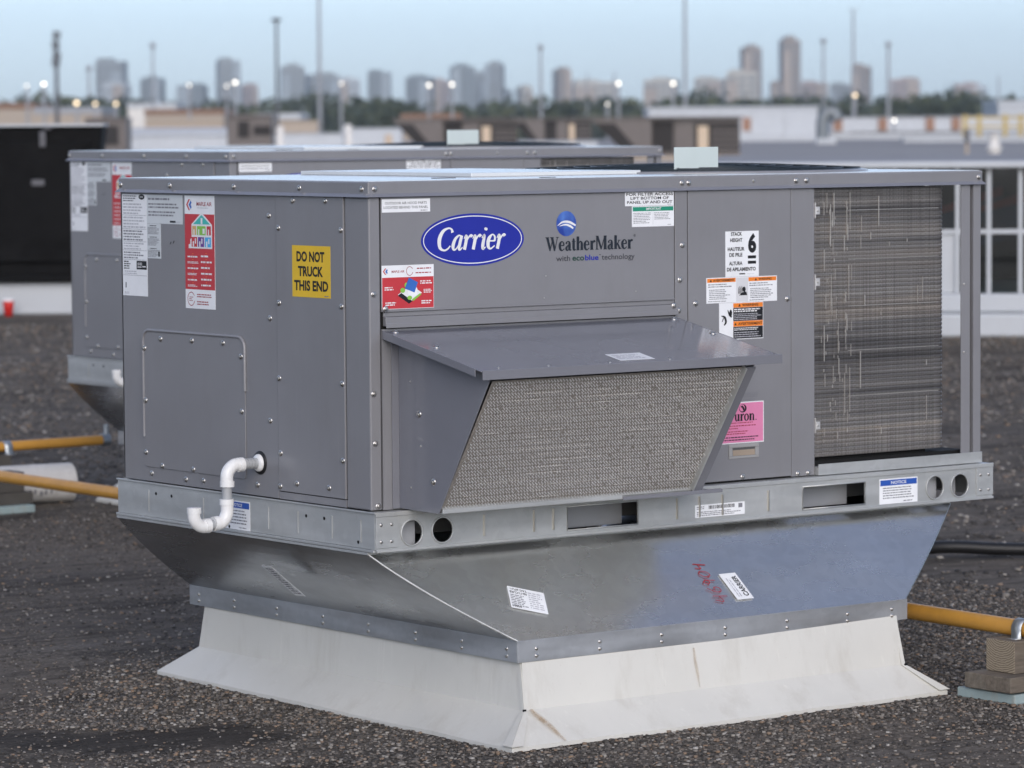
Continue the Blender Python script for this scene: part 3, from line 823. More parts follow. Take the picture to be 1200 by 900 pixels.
def rooftop_unit(label):
    t = thing('rooftop_unit', UB, label, 'air conditioner', 'the two near rooftop units')
    P = lambda mb, name, mat, par=t, **k: mb.build(name, mat, par, UB, **k)
    # --- base rail
    m = MB()
    plate_holes(m, -.009, 1.985, .452, .541, -.03, [(.557, .778, .465, .522), (1.317, 1.531, .464, .521)],
                [(.094, .491, .030), (.183, .491, .030), (1.777, .492, .030), (1.866, .492, .030)])
    fr = P(m, 'front_rail', 'rail', solid=.003)
    for cx in (.094, .183, 1.777, 1.866):
        m = MB(); m.tube([(cx + .031 * math.cos(a), -.0325, .4915 + .031 * math.sin(a)) for a in np.linspace(0, 2 * math.pi, 24, endpoint=False)], .0022, 6, closed=True); P(m, 'hole_rim', 'rail', fr)
    for a, b in ((.557, .778), (1.317, 1.531)):
        m = MB(); m.tube([(a, -.0325, .464), (b, -.0325, .464), (b, -.0325, .522), (a, -.0325, .522)], .002, 6, closed=True); P(m, 'hole_rim', 'rail', fr)
    for x in (.306, .456, .515, .903, .975, 1.05, 1.202):
        m = MB(); m.box(x - .0022, x + .0022, -.0345, -.031, .468, .520); P(m, 'stiffening_rib', 'warmrib', fr, bevel=.0006)
    m = MB(); m.box(-.009, 1.985, -.0375, -.0315, .4502, .4565); m.box(-.009, 1.985, -.0285, .012, .5405, .5435)
    m.box(-.011, 1.987, -.035, -.0317, .534, .5445)
    P(m, 'rail_lip', 'rail', fr, bevel=.0008)
    for x0, x1 in ((-.010, .056), (1.926, 1.986)):
        m = MB(); m.box(x0, x1, -.0345, -.0317, .460, .5335)
        e = P(m, 'end_plate', 'rail', fr, bevel=.0008)
        for dx in (.014, .044):
            for z in (.475, .515): screw(e, (x0 + dx, -.0345, z), 'F', sc=.42)
    m = MB(); m.box(-.010, -.007, -.0283, 1.130, .4565, .541)
    lr = P(m, 'side_rail', 'rail', bevel=.0008)
    m = MB(); m.box(-.014, -.0072, -.034, 1.132, .541, .5450); m.box(-.016, -.0102, -.030, 1.131, .4500, .4563)
    P(m, 'rail_lip', 'rail', lr, bevel=.0008)
    for y in (.98, .72, .425, .296, .150, .03):
        m = MB(); m.box(-.0115, -.0102, y - .0018, y + .0018, .470, .524); P(m, 'stiffening_rib', 'rail', lr)
    for y, z in ((.943, .518), (.869, .517), (.259, .515), (.182, .515), (.04, .47), (.60, .462)):
        m = MB(); m.lathe([(.0001, .0006), (.0042, .0006), (.0042, 0)], (-.0102, y, z), '-x', 10); P(m, 'bolt_hole', 'dark', lr)
    m = MB(); m.box(1.983, 1.986, -.028, 1.13, .4565, .541); m.box(0, 1.98, 1.127, 1.13, .4565, .541)
    P(m, 'side_rail', 'rail')
    m = MB(); m.box(.002, 1.97, .10, 1.10, .470, .536); P(m, 'base_pan', 'inner')
    for x0, x1, y in ((.045, .125, .0), (1.745, 1.812, .0), (1.872, 1.90, .02), (.52, .80, .06), (1.29, 1.55, .06)):
        m = MB(); m.box(x0, x1, y, y + .004, .457, .54); P(m, 'inner_bracket', 'pole')
    # --- cabinet core behind the skins
    m = MB(); m.box(.006, 1.384, .006, 1.108, .5445, 1.282); P(m, 'cabinet_core', 'dark')
    m = MB(); m.box(0, 1.387, 1.1085, 1.1135, .5445, 1.282); P(m, 'back_panel', 'grey')
    # --- left end skins
    m = MB(); m.box(0, .005, .3925, 1.1135, .546, 1.2815)
    ep = P(m, 'end_panel', 'grey', bevel=.001)
    m = MB(); m.box(-.0022, .004, .1025, .3895, .5655, 1.2815)
    ap = P(m, 'blower_panel', 'grey', bevel=.0014)
    m = MB(); m.box(0, .0045, .1025, .3895, .546, .5635); P(m, 'bottom_strip', 'grey')
    m = MB(); m.box(0, .032, .0, .0995, .546, 1.2815)
    post = P(m, 'corner_post', 'grey', bevel=.0035)
    # access cover on the end panel: rounded plate with a bead round its top
    y0, y1, z0, z1, r = .534, 1.008, .583, .933, .028
    out = []
    for cy, cz, a0 in ((y0 + r, z0 + r * .4, 180), (y1 - r, z0 + r * .4, 270), (y1 - r, z1 - r, 0), (y0 + r, z1 - r, 90)):
        rr = r if cz > .8 else r * .4
        cy = cy if cz > .8 else (y0 + rr if a0 == 180 else y1 - rr)
        for k in range(7):
            a = math.radians(a0 + 15 * k); out.append((cy + rr * math.cos(a), cz + rr * math.sin(a)))
    m = MB(); m.prism([(-.0004, y, z) for y, z in out], (-.0026, 0, 0))
    cov = P(m, 'access_cover', 'grey', ep, bevel=.001)
    tp = [(y1, .66)] + [(y, z) for y, z in out[14:28]] + [(y0, .80)]
    m = MB(); m.tube([(-.003, y, z) for y, z in tp], .0042, 8)
    P(m, 'raised_bead', 'grey', ep)
    for y, z in ((1.002, .886), (.923, .913), (.775, .915), (.631, .915), (.550, .885), (.999, .753), (.549, .750), (1.0, .620), (.922, .590), (.775, .591)):
        screw(ep, (-.003, y, z), 'L')
    for y, z in ((.978, .567), (.733, .565), (.423, 1.233), (.423, .984), (.426, .734), (.486, .573), (.815, .563)):
        screw(ep, (0, y, z), 'L')
    for y, z in ((.315, 1.271), (.176, 1.272), (.379, 1.204), (.112, 1.204), (.379, 1.023), (.112, 1.023), (.382, .840), (.112, .840), (.379, .658), (.112, .657), (.382, .577), (.309, .589), (.172, .588)):
        screw(ap, (-.0022, y, z), 'L')
    # --- drain: grommet, stub, elbows, trap
    m = MB(); m.lathe([(.0001, .004), (.0275, .004), (.029, .002), (.029, 0)], (0, .473, .628), '-x', 28)
    gr = P(m, 'grommet', 'rubber', ep)
    dr = MB(); dr.lathe([(.0001, .012), (.0185, .012), (.0215, .008), (.0215, .004)], (0, .473, .628), '-x', 24)
    dr = P(dr, 'condensate_drain', 'pvc')
    m = MB(); m.tube([(-.01, .473, .628), (-.075, .473, .626)], .0125, 16)
    for k in range(4): m.tube([(-.018 - .009 * k, .473, .6276), (-.0225 - .009 * k, .473, .6276)], .0140, 16)
    m.tube([(-.097, .473, .60), (-.099, .473, .515)], .0125, 16)
    m.tube([(-.120, .473, .486), (-.155, .473, .484)], .0120, 16)
    P(m, 'grey_pipe', 'pvc_grey', dr)
    def elbow(pts, rr=.0158):
        e = MB(); e.tube(crom3(pts), rr, 18)
        # socket rims
        a, b = Vector(pts[0]), Vector(pts[1]); e.tube([a, a + (b - a).normalized() * .014], rr + .002, 18)
        a, b = Vector(pts[-1]), Vector(pts[-2]); e.tube([a, a + (b - a).normalized() * .014], rr + .002, 18)
        P(e, 'pipe_elbow', 'pvc', dr)
    elbow([(-.052, .473, .627), (-.078, .473, .626), (-.0965, .473, .607), (-.097, .473, .575)])
    elbow([(-.099, .473, .545), (-.099, .473, .510), (-.114, .473, .489), (-.138, .473, .487)])
    elbow([(-.150, .473, .484), (-.175, .473, .484), (-.192, .473, .502), (-.193, .473, .530)])
    m = MB(); m.lathe([(.0001, .001), (.0120, .001), (.0120, -.01)], (-.193, .473, .5302), 'z', 16); P(m, 'pipe_mouth', 'inklight', dr)
    # --- front skins
    m = MB(); m.box(.0352, .922, -.0015, .005, 1.0125, 1.2815)
    fp = P(m, 'filter_access_panel', 'grey', bevel=.0012)
    m = MB(); m.box(.0352, .922, -.004, -.0017, 1.0125, 1.0165); P(m, 'panel_lip', 'grey', fp, bevel=.0006)
    m = MB(); m.box(.041, .928, -.008, .005, .979, 1.0005); m.box(.041, .928, -.011, -.0082, .9745, .9865); m.box(.041, .924, .0012, .005, 1.0007, 1.0122)
    st = P(m, 'sill_channel', 'grey', bevel=.0015)
    m = MB(); m.box(.0352, .922, 0, .005, .546, .972); P(m, 'hood_back_panel', 'grey')
    m = MB(); m.box(.9255, .9645, -.001, .02, .546, 1.2815)
    ms = P(m, 'centre_post', 'grey', bevel=.0015)
    m = MB(); m.box(.9672, 1.3055, -.0015, .005, .549, 1.2815)
    door = P(m, 'control_panel', 'grey', bevel=.0012)
    m = MB(); m.box(1.3082, 1.3865, 0, .03, .546, 1.2815)
    cs = P(m, 'coil_post', 'grey', bevel=.0015)
    for x, z in ((.012, 1.055), (.010, .821), (.014, .704), (.020, .556)): screw(post, (x, 0, z), 'F')
    for x, z in ((.0405, 1.025), (.914, 1.003)): screw(st, (x, -.0085, z - .005), 'F')
    screw(fp, (.046, -.0015, 1.022), 'F', sc=.5)
    for x, z in ((.948, 1.147), (.940, 1.061), (.936, .985)): screw(ms, (x, -.001, z), 'F')
    for x, z in ((.990, 1.0), (1.293, 1.002), (1.143, .5565)): screw(door, (x, -.0015, z), 'F')
    for x, z in ((1.329, .553), (1.364, .553)): screw(cs, (x, 0, z), 'F')
    for x, z in ((.52, 1.083), (.515, 1.030), (.80, 1.037)): screw(fp, (x, -.0015, z), 'F', sc=.16)
    # recessed handle
    m = MB(); m.box(1.096, 1.195, -.0042, -.0016, .604, .6105); m.box(1.096, 1.195, -.0042, -.0016, .6315, .641)
    m.box(1.096, 1.108, -.0042, -.0016, .6107, .6313); m.box(1.183, 1.195, -.0042, -.0016, .6107, .6313)
    h = P(m, 'pull_handle', 'handle', door, bevel=.0012)
    m = MB(); m.box(1.1081, 1.1829, -.0024, -.0016, .6108, .6312); m.box(1.112, 1.179, -.0038, -.0025, .6112, .616)
    # scoop floor is lighter: built as a sloped plate
    m = MB(); m.poly([(1.109, -.0038, .6112), (1.182, -.0038, .6112), (1.182, -.0019, .6306), (1.109, -.0019, .6306)])
    m.box(1.109, 1.182, -.0024, -.0018, .624, .6308, 1)
    P(m, 'handle_recess', ['tan_plastic', 'inner'], door)
    # --- roof cap
    m = MB(); m.box(-.003, 1.976, -.003, 1.118, 1.2855, 1.3185)
    cap = P(m, 'top_cover', 'grey', bevel=.003)
    m = MB()
    zl, zh, o = 1.2825, 1.2905, .0085
    def lip(p): m.poly(p)
    A = [(-.0032, -.0032), (1.9762, -.0032), (1.9762, 1.1182), (-.0032, 1.1182)]; Bq = [(-o - .003, -o - .003), (1.976 + o, -o - .003), (1.976 + o, 1.118 + o), (-o - .003, 1.118 + o)]
    for q in range(4):
        a0, a1, b0, b1 = A[q], A[(q + 1) % 4], Bq[q], Bq[(q + 1) % 4]
        m.poly([(*b0, zl), (*b1, zl), (*a1, zh), (*a0, zh)]); m.poly([(*a0, zl), (*a1, zl), (*b1, zl), (*b0, zl)])
    m.box(0, 1.973, 0, 1.114, 1.2822, 1.2853)
    P(m, 'drip_edge', 'grey2', cap, bevel=.0008)
    for y in (1.108, .870, .574, .285, .023): screw(cap, (-.003, y, 1.3015), 'L')
    for x, z in ((.016, 1.3015), (.946, 1.3015), (.968, 1.3015), (1.18, 1.303), (1.322, 1.3015), (1.357, 1.3015), (1.962, 1.3015)): screw(cap, (x, -.003, z), 'F', sc=.4 if x == 1.18 else .72)
    m = MB(); m.box(.003, 1.970, .003, 1.112, 1.3187, 1.3197); P(m, 'top_glare_sheet', 'top', cap)  # sheet added over the grey cover; sky glare put into its pale colour
    m = MB(); m.box(.52, 1.06, .30, 1.06, 1.3199, 1.3300); P(m, 'raised_deck', 'top', cap, bevel=.002)
    m = MB()
    n = 40; cx, cy, R = 1.44, .555, .45
    ringp = [(cx + R * math.cos(2 * math.pi * i / n), cy + R * math.sin(2 * math.pi * i / n)) for i in range(n)]
    m.lathe([(R + .02, 1.3199), (R + .02, 1.324), (R, 1.326)], (cx, cy, 0), 'z', 48)
    fan = P(m, 'fan_orifice', 'grey', cap)
    m = MB(); m.lathe([(R - .002, 1.3235), (R * .7, 1.3290), (R * .35, 1.3325), (.001, 1.3335)], (cx, cy, 0), 'z', 48); P(m, 'fan_cavity', 'fangrille', fan)
    m = MB()
    for k in range(1, 11):
        rr = R * k / 10; z = 1.3385 - .0115 * (k / 10) ** 2
        m.tube([(cx + rr * math.cos(a), cy + rr * math.sin(a), z) for a in np.linspace(0, 2 * math.pi, 40, endpoint=False)], .0018, 5, closed=True)
    for k in range(8):
        a = k * math.pi / 4
        m.tube([(cx + R * q * math.cos(a), cy + R * q * math.sin(a), 1.3405 - .0115 * q * q) for q in (0, .33, .66, 1)], .002, 5)
    P(m, 'fan_guard', 'fangrille', fan)
    m = MB(); m.box(1.172, 1.319, .300, .304, 1.3275, 1.387); m.box(1.172, 1.319, .3045, .335, 1.3275, 1.3300)
    P(m, 'white_upright_plate', 'topwhite', cap, bevel=.0025)
    m = MB(); m.box(.34, .40, .20, .22, 1.3187, 1.3215); m.box(.56, .60, .06, .075, 1.3187, 1.321); P(m, 'cover_clip', 'inner', cap)
    # --- condenser section
    m = MB()
    path = [(1.388 + (1.828 - 1.388) * i / 10, .012) for i in range(11)] + [(1.828 + .035 * math.sin(a), .047 - .035 * math.cos(a)) for a in np.linspace(.25, math.pi / 2, 6)] + [(1.863, .3), (1.863, .6), (1.863, 1.05)]
    rows = 64; zc0, zc1 = .590, 1.279
    vs = []; nrm = []
    for i, (x, y) in enumerate(path):
        a = path[max(i - 1, 0)]; b = path[min(i + 1, len(path) - 1)]
        tx, ty = b[0] - a[0], b[1] - a[1]; l = math.hypot(tx, ty); nrm.append((ty / l, -tx / l))
    zz = []
    for k in range(rows):
        z = zc0 + (zc1 - zc0) * k / rows; p = (zc1 - zc0) / rows
        zz += [(z, -.0010), (z + p * .22, .0004), (z + p * .68, .0008), (z + p * .86, -.0010)]
    zz.append((zc1, -.0010))
    for (x, y), (nx, ny) in zip(path, nrm):
        for z, d in zz: vs.append((x + nx * d, y + ny * d, z))
    Q = len(zz)
    m.add(vs, [(i * Q + k, (i + 1) * Q + k, (i + 1) * Q + k + 1, i * Q + k + 1) for i in range(len(path) - 1) for k in range(Q - 1)], 0, False)
    coil = P(m, 'condenser_coil', 'coil')
    # bent, bright fins: scratches that stand proud of the face
    m = MB(); r = random.Random(3)
    for k in range(95):
        x = r.choice([1.43, 1.455, 1.47, 1.478, 1.50, 1.508, 1.515]) + r.gauss(0, .004) if r.random() < .75 else 1.41 + r.random() * .38
        z = zc0 + .02 + r.random() * .64; h = .008 + r.random() ** 3 * .11
        w = r.choice([.0005, .0006, .0011]); m.box(x - w, x + w, .0086, .0102, z, min(z + h, zc1 - .01))
    for z in (1.222, 1.096, .975, .860, .742): m.box(1.51, 1.828, .0088, .0102, z, z + .0012)
    tag(P(m, 'bent_fins', 'finbright', coil), kind='stuff')
    m = MB(); m.poly([(1.388, .03, .585), (1.80, .03, .585), (1.80, .03, 1.279), (1.388, .03, 1.279)]); m.box(1.388, 1.80, .03, .035, .58, 1.28); P(m, 'coil_backing', 'dark', coil)
    for z in (1.226, 1.043, .675):
        m = MB(); m.box(1.3868, 1.3885, -.004, .012, z - .022, z + .018); m.box(1.3886, 1.402, -.004, -.002, z - .012, z + .008)
        b = P(m, 'coil_clip', 'tinwhite', coil, bevel=.0008)
        screw(b, (1.395, -.004, z - .002), 'F', sc=.3)
    m = MB(); m.box(1.388, 1.966, -.012, .07, .5455, .566); m.box(1.388, 1.966, -.0135, -.0121, .5455, .574)
    sl = P(m, 'coil_sill', 'rail', bevel=.001)
    m = MB(); m.box(1.39, 1.93, .02, 1.08, .5665, .580); P(m, 'drip_tray', 'dark')
    for x in (1.43, 1.49, 1.53, 1.60, 1.66, 1.76, 1.89): screw(sl, (x, .0, .566), 'T', sc=.55)
    m = MB()
    m.box(1.902, 1.934, 0, .004, .566, 1.2815); m.box(1.938, 1.946, .012, .016, .566, 1.2815, 1); m.box(1.946, 1.9725, 0, .004, .546, 1.2815)
    m.box(1.930, 1.934, .0042, .03, .566, 1.2815); m.box(1.946, 1.950, .0042, .03, .566, 1.2815); m.box(1.9685, 1.9725, .0042, .05, .546, 1.2815)
    rp = P(m, 'corner_post', ['grey', 'dark'], bevel=.001)
    for x, z in ((1.912, 1.02), (1.94, .76), (1.912, .84), (1.94, 1.16)): screw(rp, (x, 0 if x < 1.93 else .012, z), 'F', sc=.3)
    m = MB(); m.box(1.93, 1.9725, 1.07, 1.1135, .546, 1.2815); P(m, 'corner_post', 'grey', bevel=.001)
    # --- outdoor air hood
    sx0, sx1 = .037, .926
    yb, zb_, yf, zf = -.002, .9685, -.388, .8925
    m = MB()
    sl_n = Vector((0, -(zb_ - zf), yf - yb)).normalized() * -1
    m.prism([(sx0, yb, zb_), (sx1, yb, zb_), (sx1, yf, zf), (sx0, yf, zf)], (0, 0, -.003))
    hood = P(m, 'outdoor_air_hood', 'grey2', bevel=.001)
    m = MB()
    m.box(sx0 + .003, sx1 + .012, yf - .003, yf - .0002, zf - .021, zf + .001)
    m.prism([(sx0 - .0025, yb, zb_ + .0005), (sx0 - .0025, yf + .02, zf + .0045), (sx0 - .0025, yf + .02, zf - .0135), (sx0 - .0025, yb, zb_ - .019)], (.0023, 0, 0))
    m.prism([(sx1 + .0002, yb, zb_ + .0005), (sx1 + .0002, yf, zf + .0005), (sx1 + .0002, yf, zf - .0175), (sx1 + .0002, yb, zb_ - .019)], (.0023, 0, 0))
    P(m, 'drip_fold', 'grey2', hood, bevel=.0006)
    yq, zq = -.160, .546
    def side_prof(x): return [(x, -.002, zq + .002), (x, yq, zq), (x, yf + .018, zf - .012), (x, -.002, zb_ - .012)]
    m = MB(); m.prism(side_prof(.080), (.003, 0, 0)); m.box(.060, .0798, -.004, -.0018, .548, .945)
    ls = P(m, 'hood_side', 'grey2', hood, bevel=.0008)
    m = MB(); m.prism(side_prof(.8715), (.003, 0, 0))
    P(m, 'hood_side', 'grey2', hood, bevel=.0008)
    fd = Vector((0, yf + .022 - (yq + .004), (zf - .024) - (zq + .004))); fl = fd.length; fd.normalize()
    fn = Vector((0, fd.z, -fd.y)); fn = fn if fn.y < 0 else -fn
    fo = Vector((0, yq + .004, zq + .004))
    # frame of the filter
    m = MB()
    def bar(x0, x1, a, b, d0, d1, mat=0):
        ps = []
        for x, q in ((x0, a), (x1, a), (x1, b), (x0, b)):
            ps.append(fo + Vector((x, 0, 0)) + fd * q + fn * d0)
        m.prism(ps, fn * (d1 - d0), mat)
    bar(.088, .842, 0, .010, -.004, .004); bar(.838, .8425, .0102, fl - .002, -.006, .011);
    P(m, 'filter_frame', 'rail', hood, bevel=.0008)
    m = MB(); bar(.843, .8712, .002, fl - .001, .004, .008); P(m, 'cheek_flange', 'grey2', hood, bevel=.0008)
    m = MB(); m.poly([fo + Vector((x, 0, 0)) + fd * q - fn * .004 for x, q in ((.090, .008), (.842, .008), (.842, fl - .006), (.090, fl - .006))])
    md_ = P(m, 'filter_media', 'media', hood)
    m = MB(); nr, nc = 36, 84; rw = random.Random(9)
    ph = (fl - .016) / nr; pw = .745 / nc
    for layer in range(2):
        for i in range(nr):
            for j in range(nc):
                if rw.random() < .02: continue
                up = (i + layer) % 2
                u = .092 + pw * (j + .5 * layer) + rw.uniform(-.05, .05) * pw; q = .010 + ph * i + rw.uniform(-.05, .05) * ph
                if u + pw > .840: continue
                q0, q1 = (q + ph * .1, q + ph * .85) if up else (q + ph * .85, q + ph * .1)
                w = rw.uniform(.0009, .0012); d0 = .0005 + .0016 * (1 - layer) + rw.uniform(-.0004, .0012); d1 = d0 + rw.uniform(-.0012, .0012)
                a = fo + Vector((u, 0, 0)) + fd * q0 + fn * d0; b = fo + Vector((u + pw * .95, 0, 0)) + fd * q1 + fn * d1
                m.poly([a - fd * w, b - fd * w, b + fd * w + fn * .0006, a + fd * w + fn * .0006])
    tag(P(m, 'wire_mesh', 'wire', hood), kind='stuff')
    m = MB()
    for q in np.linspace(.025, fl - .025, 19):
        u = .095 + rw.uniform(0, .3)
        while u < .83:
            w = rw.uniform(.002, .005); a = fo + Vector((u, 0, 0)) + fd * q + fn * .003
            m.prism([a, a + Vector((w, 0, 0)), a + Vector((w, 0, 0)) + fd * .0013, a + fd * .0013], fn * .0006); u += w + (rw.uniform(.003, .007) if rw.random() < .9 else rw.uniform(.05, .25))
    tag(P(m, 'mesh_highlight', 'glint', hood), kind='stuff')  # glints on the mesh, painted as rows of pale dashes
    # drip rail under the filter
    m = MB(); m.box(.085, .93, yq - .006, -.002, .5462, .5478)
    m.box(.085, .62, yq - .010, yq - .0062, .5465, .556)
    P(m, 'hood_sill', 'rail', hood, bevel=.0008)
    m = MB(); m.box(.62, .93, yq - .016, yq - .0063, .544, .553); P(m, 'hood_sill_cap', 'grey2', hood, bevel=.0008)
    tilt = (math.atan2(zb_ - zf, abs(yf - yb)), 0, 0)
    for x, y in ((.060, -.02), (.070, -.17), (.905, -.02), (.905, -.17), (.10, -.37), (.24, -.375), (.42, -.375), (.60, -.375), (.78, -.375)):
        screw(hood, (x, y, zb_ + (zf - zb_) * (y - yb) / (yf - yb) + .0004), 'T', rot=tilt, sc=.8 if y > -.3 else .38)
    for y, z in ((-.085, .775), (-.14, .62)): screw(ls, (.080, y, z), 'L', sc=.8)
    for y, z in ((-.05, .85), (-.09, .70), (-.05, .60)): screw(ls, (.080, y, z), 'L', sc=.25)
    dn = Vector((0, yf - yb, zf - zb_)).normalized(); nn = Vector((0, -dn.z, dn.y)); nn = nn if nn.z > 0 else -nn
    d = Decal(Vector((.51, -.338, zb_ + (zf - zb_) * (.336 / .386) + .0006)), Vector((1, 0, 0)), -dn, nn)
    d.sheet(-.052, .052, -.03, .03).lines(-.045, .045, -.02, .02, 4, 'inklight', seed=4)
    d.build('small_label', hood, ZERO).location = -Vector(UB)

    # --- print and stickers: left end
    def put(d, name, par=t):
        o = d.build(name, par, UB)
        return o
    d = LEFT(0)
    d.sheet(-1.106, -.986, 1.018, 1.2775)
    d.ell(-1.010, 1.271, .014, .0068, 'ink').text('CAR', -1.018, -1.003, 1.2685, 1.2735, 'white', 2)
    d.lines(-1.101, -1.03, 1.258, 1.276, 3, 'inkgrey', seed=1).lines(-1.1, -.99, 1.225, 1.256, 4, 'inklight', seed=2)
    d.lines(-1.1, -.99, 1.19, 1.222, 4, 'inklight', seed=3).lines(-1.1, -.99, 1.158, 1.187, 4, 'inkgrey', seed=4).lines(-1.1, -.99, 1.135, 1.155, 3, 'inklight', seed=6)
    d.lines(-1.1, -1.0, 1.112, 1.132, 3, 'inkgrey', seed=7).lines(-1.1, -1.065, 1.085, 1.108, 4, 'ink', seed=8)
    d.rect(-1.038, -.989, 1.086, 1.108, 'ink').text('AHRI', -1.034, -1.012, 1.096, 1.104, 'white', 2).rect(-1.010, -.993, 1.092, 1.095, 'white', 2).rect(-1.034, -1.014, 1.091, 1.0935, 'white', 2)
    d.lines(-1.098, -1.02, 1.072, 1.083, 2, 'inklight', seed=9).rect(-1.094, -1.088, 1.038, 1.052, 'inkgrey').lines(-1.098, -1.07, 1.022, 1.028, 2, 'inklight', seed=10)
    for v in (1.2235, 1.1885, 1.1565, 1.134, 1.11, 1.07): d.rect(-1.104, -.988, v, v + .0008, 'inkgrey')
    put(d, 'rating_label', ep)
    d = LEFT(0)
    d.sheet(-.9855, -.815, 1.2045, 1.2775, 'paper2')
    d.lines(-.978, -.83, 1.262, 1.272, 1, 'inkgrey', seed=12).lines(-.978, -.83, 1.242, 1.258, 2, 'inkgrey', seed=13).lines(-.978, -.83, 1.222, 1.238, 2, 'inkgrey', seed=14, ragged=.2)
    d.rect(-.875, -.848, 1.208, 1.213, 'ink').lines(-.846, -.82, 1.208, 1.212, 1, 'inklight', seed=1)
    put(d, 'notice_label', ep)
    d = LEFT(0)
    d.sheet(-.9855, -.92, 1.116, 1.2040, 'paper2')
    for i in range(3):
        v = 1.203 - .029 * i
        d.lines(-.972, -.938, v - .006, v - .002, 1, 'ink', seed=i, ragged=.1).lines(-.982, -.925, v - .026, v - .007, 6, 'inkgrey', seed=20 + i)
    d.rect(-.933, -.925, 1.121, 1.134, 'ink')
    put(d, 'caution_label', ep)
    # red and white contractor strip
    def chevrons(d, u, v, s):
        d.poly([(u, v), (u + s * .5, v + s * .62), (u + s * .8, v + s * .62), (u + s * .3, v), (u + s * .8, v - s * .62), (u + s * .5, v - s * .62)], 'red')
        d.poly([(u + s * .55, v), (u + s * .95, v + s * .5), (u + s * 1.15, v + s * .25), (u + s * .95, v), (u + s * 1.15, v - s * .25), (u + s * .95, v - s * .5)], 'midblue2', 1.3)
    d = LEFT(0)
    a, b = -.805, -.667
    d.sheet(a, b, .9955, 1.2775)
    d.rect(a + .0005, b - .0005, 1.0435, 1.2315, 'red')
    chevrons(d, a + .008, 1.2545, .022)
    d.text('MAPLE AIR', a + .056, b - .012, 1.252, 1.262, 'marker', 1, .014).lines(a + .058, b - .012, 1.2455, 1.249, 1, 'inklight', seed=2)
    hu = a + .032
    d.poly([(hu - .014, 1.146), (hu + .095, 1.146), (hu + .095, 1.206), (hu + .0475, 1.236), (hu, 1.206), (hu, 1.172), (hu - .006, 1.168), (hu - .006, 1.156), (hu - .014, 1.156)], 'white', 2)
    d.poly([(hu + .008, 1.2065), (hu + .087, 1.2065), (hu + .0475, 1.230)], 'teal', 3)
    d.rect(hu + .044, hu + .052, 1.2075, 1.222, 'white', 4)
    for q, (c0, c1, col) in enumerate(((.004, .022, 'tan'), (.026, .066, 'lime'), (.071, .090, 'red'))): d.rect(hu + c0, hu + c1, 1.1795, 1.202, col, 3).rect(hu + c0 + .006, hu + c0 + .011, 1.180, 1.194, 'white', 4)
    d.rect(hu + .052, hu + .062, 1.183, 1.196, 'white', 4)
    for c0, c1, col in ((.000, .026, 'red'), (.030, .058, 'purple'), (.062, .090, 'skyblue')): d.rect(hu + c0, hu + c1, 1.150, 1.1745, col, 3).rect(hu + c0 + .006, hu + c0 + .012, 1.1505, 1.164, 'white', 4).rect(hu + c0 + .016, hu + c0 + .021, 1.158, 1.171, 'white', 4)
    for i in range(6):
        v = 1.128 - i * .0145
        d.lines(a + .012, a + .062, v - .006, v, 1 + (i % 2), 'white', 2, .6, 30 + i, .35).lines(a + .074, b - .012, v - .004, v + .002, 1, 'white', 2, .7, 50 + i, .35)
        d.rect(a + .034, a + .039, v + .0035, v + .005, 'orange', 2); d.rect(a + .096, a + .101, v + .0055, v + .007, 'orange', 2)
    d.ring(a + .027, 1.0195, .017, .0175, .0018, 'marker', 2, 30, .5, 6.0).lines(a + .018, a + .036, 1.013, 1.026, 3, 'marker', 2, .4, 5)
    d.lines(a + .054, b - .012, 1.023, 1.034, 2, 'marker', 2, .45, 6, .2).lines(a + .054, b - .03, 1.004, 1.016, 2, 'marker', 2, .45, 7, .2)
    put(d, 'contractor_sticker', ep)
    for k, (y, z) in enumerate(((.873, 1.157), (.858, 1.160))):
        d = LEFT(0); d.stroke([(-y - .003, z - .004, .002), (-y + .001, z + .001, .003), (-y + .003, z + .003, .0015)], 'ink'); put(d, 'paint_chip', ep)
    # yellow warning
    d = LEFT(-.0022)
    d.sheet(-.3195, -.1565, 1.0405, 1.164, 'yellow')
    d.text('DO NOT', -.300, -.181, 1.125, 1.1505, 'ink', 1, .038).text('TRUCK', -.294, -.187, 1.090, 1.115, 'ink', 1, .038).text('THIS END', -.311, -.166, 1.0555, 1.081, 'ink', 1, .038)
    d.lines(-.182, -.162, 1.0425, 1.047, 1, 'inkgrey', 1)
    put(d, 'warning_sticker', ap)
    # notice on the side rail
    def notice(d, u0, u1, v0, v1, nm, par):
        d.sheet(u0, u1, v0, v1)
        d.rect(u0 + .003, u1 - .003, v1 - .018, v1 - .003, 'midblue'); w = u1 - u0
        d.text('NOTICE', u0 + w * .3, u1 - w * .3, v1 - .0145, v1 - .0065, 'white', 2, .02)
        d.lines(u0 + .012, u1 - .012, v0 + .012, v1 - .021, 5, 'inkgrey', 1, .42, 3, .2).lines(u1 - .05, u1 - .008, v0 + .003, v0 + .008, 1, 'inkgrey', 1)
        put(d, nm, par)
    notice(LEFT(-.010), -.620, -.506, .457, .5285, 'notice_label', lr)
    notice(FRONT(-.0318), 1.581, 1.715, .459, .5245, 'notice_label', fr)
    d = FRONT(-.0318); d.sheet(.961, 1.123, .4665, .498)
    d.lines(.966, 1.0, .486, .495, 2, 'inkgrey', seed=3); u = 1.005
    r = random.Random(11)
    while u < 1.09:
        w = r.uniform(.001, .003); d.rect(u, u + w, .486, .495, 'ink'); u += w + r.uniform(.001, .0025)
    d.lines(.966, 1.115, .469, .482, 3, 'inkgrey', 1, .5, 4).rect(1.102, 1.115, .484, .495, 'inkgrey')
    put(d, 'serial_label', fr)
    # --- print and stickers: front
    d = FRONT(-.0015)
